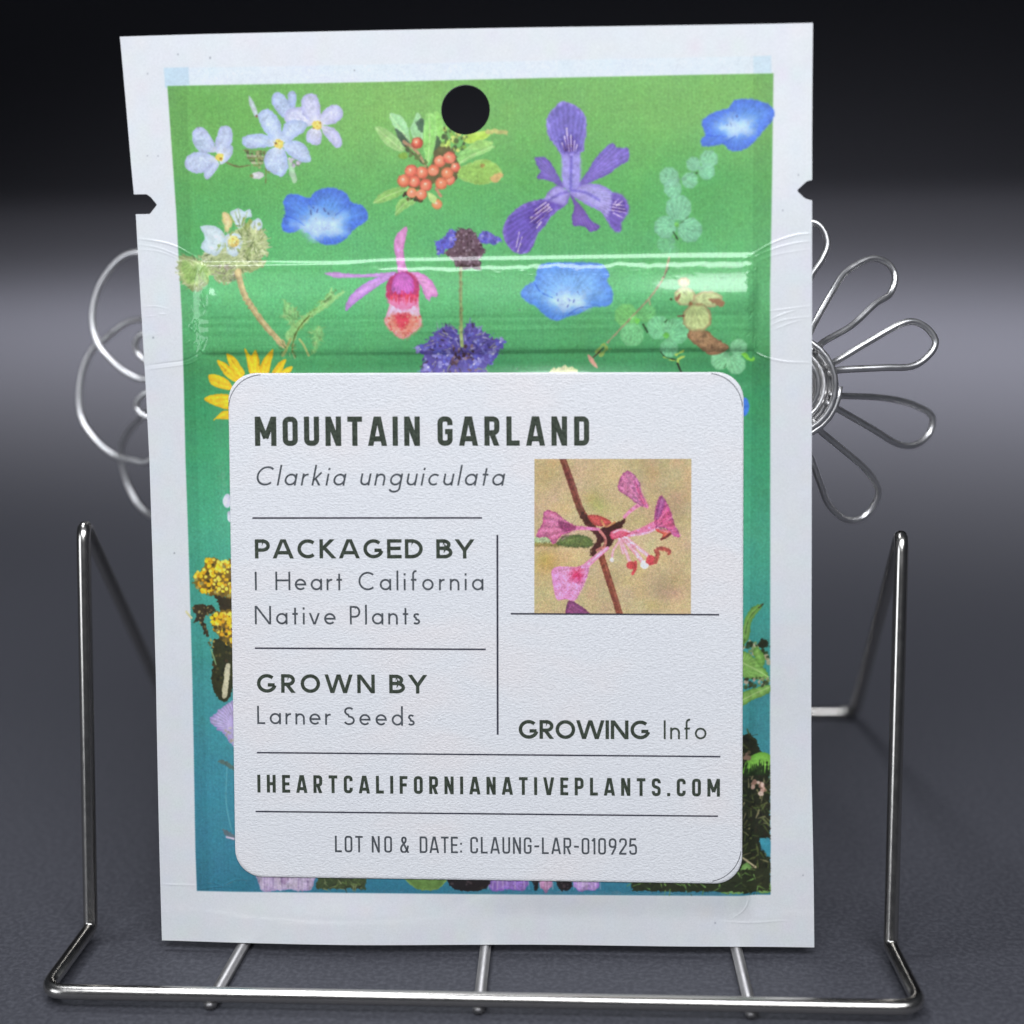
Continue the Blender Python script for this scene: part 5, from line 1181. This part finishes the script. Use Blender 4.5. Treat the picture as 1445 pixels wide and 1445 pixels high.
def tube_mesh(name, rings, mat, parent, caps=True, **props):
    sides = len(rings[0]); V_ = np.vstack(rings) * MM; F_ = []
    for i in range(len(rings) - 1):
        for k in range(sides): k2 = (k + 1) % sides; F_.append((i * sides + k, i * sides + k2, (i + 1) * sides + k2, (i + 1) * sides + k))
    me = bpy.data.meshes.new(name)
    if caps: F_ = F_ + [tuple(range(sides))[::-1], tuple(range((len(rings) - 1) * sides, len(rings) * sides))]
    me.from_pydata([tuple(v) for v in V_], [], F_); me.update()
    return link(name, me, mat, parent, **props)
stand = empty('wire_stand', 'silver bent wire display stand with wire daisy ornaments, holding the seed packet', 'display stand')
FL, FR = on_level(62, 1399, 1.7), on_level(1301, 1422, 1.7)
BLp, BRp = on_level(128, 1309, 1.7), on_level(1257, 1334, 1.7)
TL, TR_ = on_depth(117.5, 736, 23.4), on_depth(1272.5, 750, 23.4)
RR, RL = on_level(1206, 1006, .85), on_level(240, 1003, .85)
M1, M2 = (FL + FR) / 2, (RL + RR) / 2
loop = [M1, FR, BRp, TR_, RR, M2, RL, TL, BLp, FL]
path, tg = rounded(loop, [1, 2.2, 1.0, 1.5, 2.2, 1, 2.2, 1.5, 1.0, 2.2], closed=True)
# densify straight runs
pp = []; seg = []
N_ = len(path)
for i in range(N_):
    a, b = path[i], path[(i + 1) % N_]; L_ = np.linalg.norm(b - a); k_ = max(1, int(L_ / 3)); ta, tb_ = tg[i], tg[(i + 1) % N_]
    if L_ < 1e-6 and seg and seg[-1] == ta: continue
    for k in range(k_): pp.append(a + (b - a) * k / k_); seg.append(ta + (k / k_ if ta != tb_ else 0))
pp = np.array(pp)
_ok = np.linalg.norm(pp - np.roll(pp, -1, 0), axis=1) > 1e-6
pp = pp[_ok]; seg = [q for q, k in zip(seg, _ok) if k]
# which stretch each ring belongs to: stretch index = corner passed (split in the middle of a bend)
n_r = len(pp)
mids = [int(np.mean([i for i, s in enumerate(seg) if abs(s - c) < .02 or (s == int(s) and s == c)] or [min(range(len(seg)), key=lambda i: abs(seg[i] - c))])) for c in range(10)]
rg = tube_rings(np.vstack([pp, pp[:1]]), .76, 18)
rg[-1] = rg[0]
def stretch(c0_, c1_, name):
    i0, i1 = mids[c0_], mids[c1_]
    if i1 <= i0: i1 += n_r
    ids_ = [i % n_r for i in range(i0, i1 + 1)]
    k0 = ids_.index(0) if 0 in ids_ and ids_[0] != 0 else None
    if k0:                                              # ring numbering starts anew at ring 0: match the nearest rotation
        a_, b_ = rg[ids_[k0 - 1]], rg[0]
        q_ = rg[n_r - 1]
        best_ = min(range(18), key=lambda r_: np.sum((np.roll(b_, r_, 0) - q_) ** 2))
        rr = [rg[i] if j < k0 else np.roll(rg[i], best_, 0) for j, i in enumerate(ids_)]
    else: rr = [rg[i] for i in ids_]
    tube_mesh(name, rr, m_nickel, stand, caps=False)
stretch(9, 1, 'front_rail')
stretch(1, 2, 'side_arm'); stretch(2, 3, 'upright'); stretch(3, 4, 'rear_leg'); stretch(4, 6, 'rear_rail'); stretch(6, 7, 'rear_leg'); stretch(7, 8, 'upright'); stretch(8, 9, 'side_arm')
def flat_bar(p0, p1, w, h, name):
    bm = bmesh.new(); p0 = np.array(p0); p1 = np.array(p1); d = p1 - p0; d /= np.linalg.norm(d); s = np.cross(d, [0, 0, 1]); s /= np.linalg.norm(s)
    prof_ = [(-w / 2, -h / 2), (w / 2, -h / 2), (w / 2, h / 2), (-w / 2, h / 2)]
    vs_ = [[bm.verts.new((p + s * a + np.array([0, 0, b])) * MM) for a, b in prof_] for p in (p0, p1)]
    for k in range(4): bm.faces.new((vs_[0][k], vs_[0][(k + 1) % 4], vs_[1][(k + 1) % 4], vs_[1][k]))
    bm.faces.new(vs_[0][::-1]); bm.faces.new(vs_[1]); bmesh.ops.recalc_face_normals(bm, faces=bm.faces)
    bmesh.ops.bevel(bm, geom=list(bm.edges), offset=.22 * MM, segments=2, affect='EDGES')
    me = bpy.data.meshes.new(name); bm.to_mesh(me); bm.free(); return link(name, me, m_bar, stand)
for (xa_, ya_, xb_, yb__) in ((304, 1404, 345, 1332), (677, 1410, 686, 1332), (1058, 1420, 1038, 1336)):
    a = on_level(xa_, ya_, .62); b = on_level(xb_, yb__, .62); d = (b - a) / np.linalg.norm(b - a)
    a = a - d * ((a[1] + 0.9) / d[1]); b = a + d * (76.5 / d[1])
    flat_bar(a, b, 1.15, 1.0, 'cross_bar')

    rail_pt = FL + (FR - FL) * ((a[0] - FL[0]) / (FR[0] - FL[0]))      # weld bead where the bar meets the rail
    bm = bmesh.new(); bmesh.ops.create_icosphere(bm, subdivisions=3, radius=.62 * MM)
    for v in bm.verts: v.co = Vector((v.co.x * 1.25, v.co.y, v.co.z * .8)) * (1 + .10 * math.sin(v.co.x * 9000) * math.cos(v.co.z * 7000)) + Vector((rail_pt[0] * MM, (rail_pt[1] + .42) * MM, 1.12 * MM))
    me = bpy.data.meshes.new('weld_bead'); bm.to_mesh(me); bm.free(); link('weld_bead', me, m_bar, stand)

# ---- wire daisies behind the packet
def flower_plane(off): return O + AN * off, AN
def on_fl(p, off): P0, N0 = flower_plane(off); return on_plane(p[0], p[1], P0, N0)
def daisy(center, rings_r, petals, off, stem_to, label):
    pts = []
    turns = len(rings_r)
    for k in range(turns * 30 + 1):
        t = k / 30; i = min(int(t), turns - 1); r0 = rings_r[i]; r1 = rings_r[min(i + 1, turns - 1)]
        r_ = r0 + (r1 - r0) * (t - i); an = 2 * math.pi * t
        pts.append(on_fl((center[0] + r_ * math.cos(an), center[1] + r_ * math.sin(an)), off + .9 * math.sin(t * 2.1)))
    coil = tube_mesh('coil', tube_rings(pts, .34, 10), m_petal, stand, label=label)
    for P, dz in petals:
        ends = []
        for e in (P[0], P[-1]):
            v = np.array(e, float) - np.array(center, float); ends.append(tuple(np.array(center) + v / np.linalg.norm(v) * min(np.linalg.norm(v), rings_r[0] * .86)))
        P = [ends[0]] + list(P) + [ends[1]]
        Q = smooth_open(np.array(P, float), 7); n = len(Q)
        p3 = [on_fl(q, off + dz * math.sin(math.pi * i / (n - 1)) + .7 * math.cos(2 * math.pi * i / (n - 1))) for i, q in enumerate(Q)]
        tube_mesh('petal', tube_rings(p3, .37, 10), m_petal, coil)
    c3_ = on_fl((center[0], center[1] + rings_r[0]), off)
    st, _ = rounded([c3_, c3_ + np.array([0, 2, -6]), stem_to + np.array([0, -3, 8]), stem_to], 4)
    tube_mesh('stem', tube_rings(st, .45, 10), m_nickel, coil)
def gen_petal(c, ang, r0, r1, wd):
    a = math.radians(ang); d = np.array([math.cos(a), -math.sin(a)]); nrm = np.array([d[1], -d[0]])
    f = [(r0, .12), (r0 + (r1 - r0) * .35, .55), (r0 + (r1 - r0) * .7, .95), (r0 + (r1 - r0) * .92, .75), (r1, 0), (r0 + (r1 - r0) * .92, -.75), (r0 + (r1 - r0) * .7, -.95), (r0 + (r1 - r0) * .35, -.55), (r0, -.12)]
    return [tuple(np.array(c) + d * r + nrm * s * wd) for r, s in f]
cR = (1109, 545)
petR = [([(1163, 482), (1201, 460), (1235, 429), (1256, 415), (1263, 391), (1253, 372), (1228, 365), (1194, 384), (1175, 411), (1150, 455)], -9.0),
        ([(1183, 508), (1228, 481), (1277, 455), (1304, 460), (1320, 481), (1311, 501), (1287, 517), (1246, 519), (1187, 522)], -3),
        ([(1178, 558.5), (1228, 560), (1263, 564), (1291, 572), (1315, 587), (1311, 612), (1291, 628), (1266, 626), (1228, 603.5), (1173, 572)], -16),
        ([(1156, 607), (1190, 635), (1221, 662), (1239, 688), (1235, 709), (1218, 730), (1194, 733), (1170, 712.5), (1156, 678), (1135, 620)], -12),
        ([(1125, 470), (1140, 400), (1160, 366), (1167.5, 345), (1162, 325), (1148, 314), (1128, 318), (1112, 345), (1108, 400), (1112, 470)], 1.0)]
for ang in (-90, -122, -155, 172, 140, 110): petR.append((gen_petal(cR, ang, 74, 214, 32), 0))
daisy(cR, [76, 70, 62, 54, 46, 38, 30, 20], petR, -6.0, M2 + (RR - M2) * .62, 'right wire daisy ornament with a coiled centre')
cL = (292, 560)
petL = [([(235, 520), (205, 535), (180, 527), (158.5, 509), (138, 484), (130.5, 449.5), (137, 412), (152, 384), (174, 362), (198, 357), (225, 370), (245, 410), (255, 480)], -3),
        ([(240, 490), (215, 455), (200, 451), (177, 456), (149, 477.6), (130.5, 493), (116.5, 524), (112, 565), (118, 596), (140, 625.5), (161.6, 642.7), (183.5, 649), (210, 650.5), (240, 620)], -6),
        ([(236, 560), (215, 575), (199, 590), (180, 611.5), (171, 636), (177, 674), (193, 708), (211.5, 727), (240, 730), (262, 690), (268, 625)], -14),
        ([(235, 530), (215, 515), (203, 507), (193, 496), (192, 482), (202, 471), (225, 475)], 0), ([(235, 590), (210, 589), (196, 580), (193, 568), (205, 555), (230, 550)], 0)]
for ang in (110, 78, 45, 15, -20, -55, -90): petL.append((gen_petal(cL, ang, 60, 190, 30), 0))
daisy(cL, [72, 62, 54, 46, 38, 30], petL, -30.0, M2 + (RL - M2) * .58, 'left wire daisy ornament with wide loops')

# ------------------------------------------------------------------ table board rising into a backdrop
prof_pts = []
for y in list(np.linspace(-260, 1500, 60)): prof_pts.append((y, 0))
for k in range(1, 25):
    a = math.pi / 2 * k / 24; prof_pts.append((1500 + 500 * math.sin(a), 500 * (1 - math.cos(a))))
prof_pts.append((2000, 1500))
xs_ = np.linspace(-1500, 1500, 31)
V_ = np.array([[x, y, z] for (y, z) in prof_pts for x in xs_]) * MM
m_ = len(xs_); ii = np.arange(len(prof_pts) * m_).reshape(-1, m_)
fq = np.stack([ii[:-1, :-1], ii[:-1, 1:], ii[1:, 1:], ii[1:, :-1]], -1).reshape(-1, 4)
link('ground', np_mesh('ground', V_, fq), m_table, None, kind='structure')
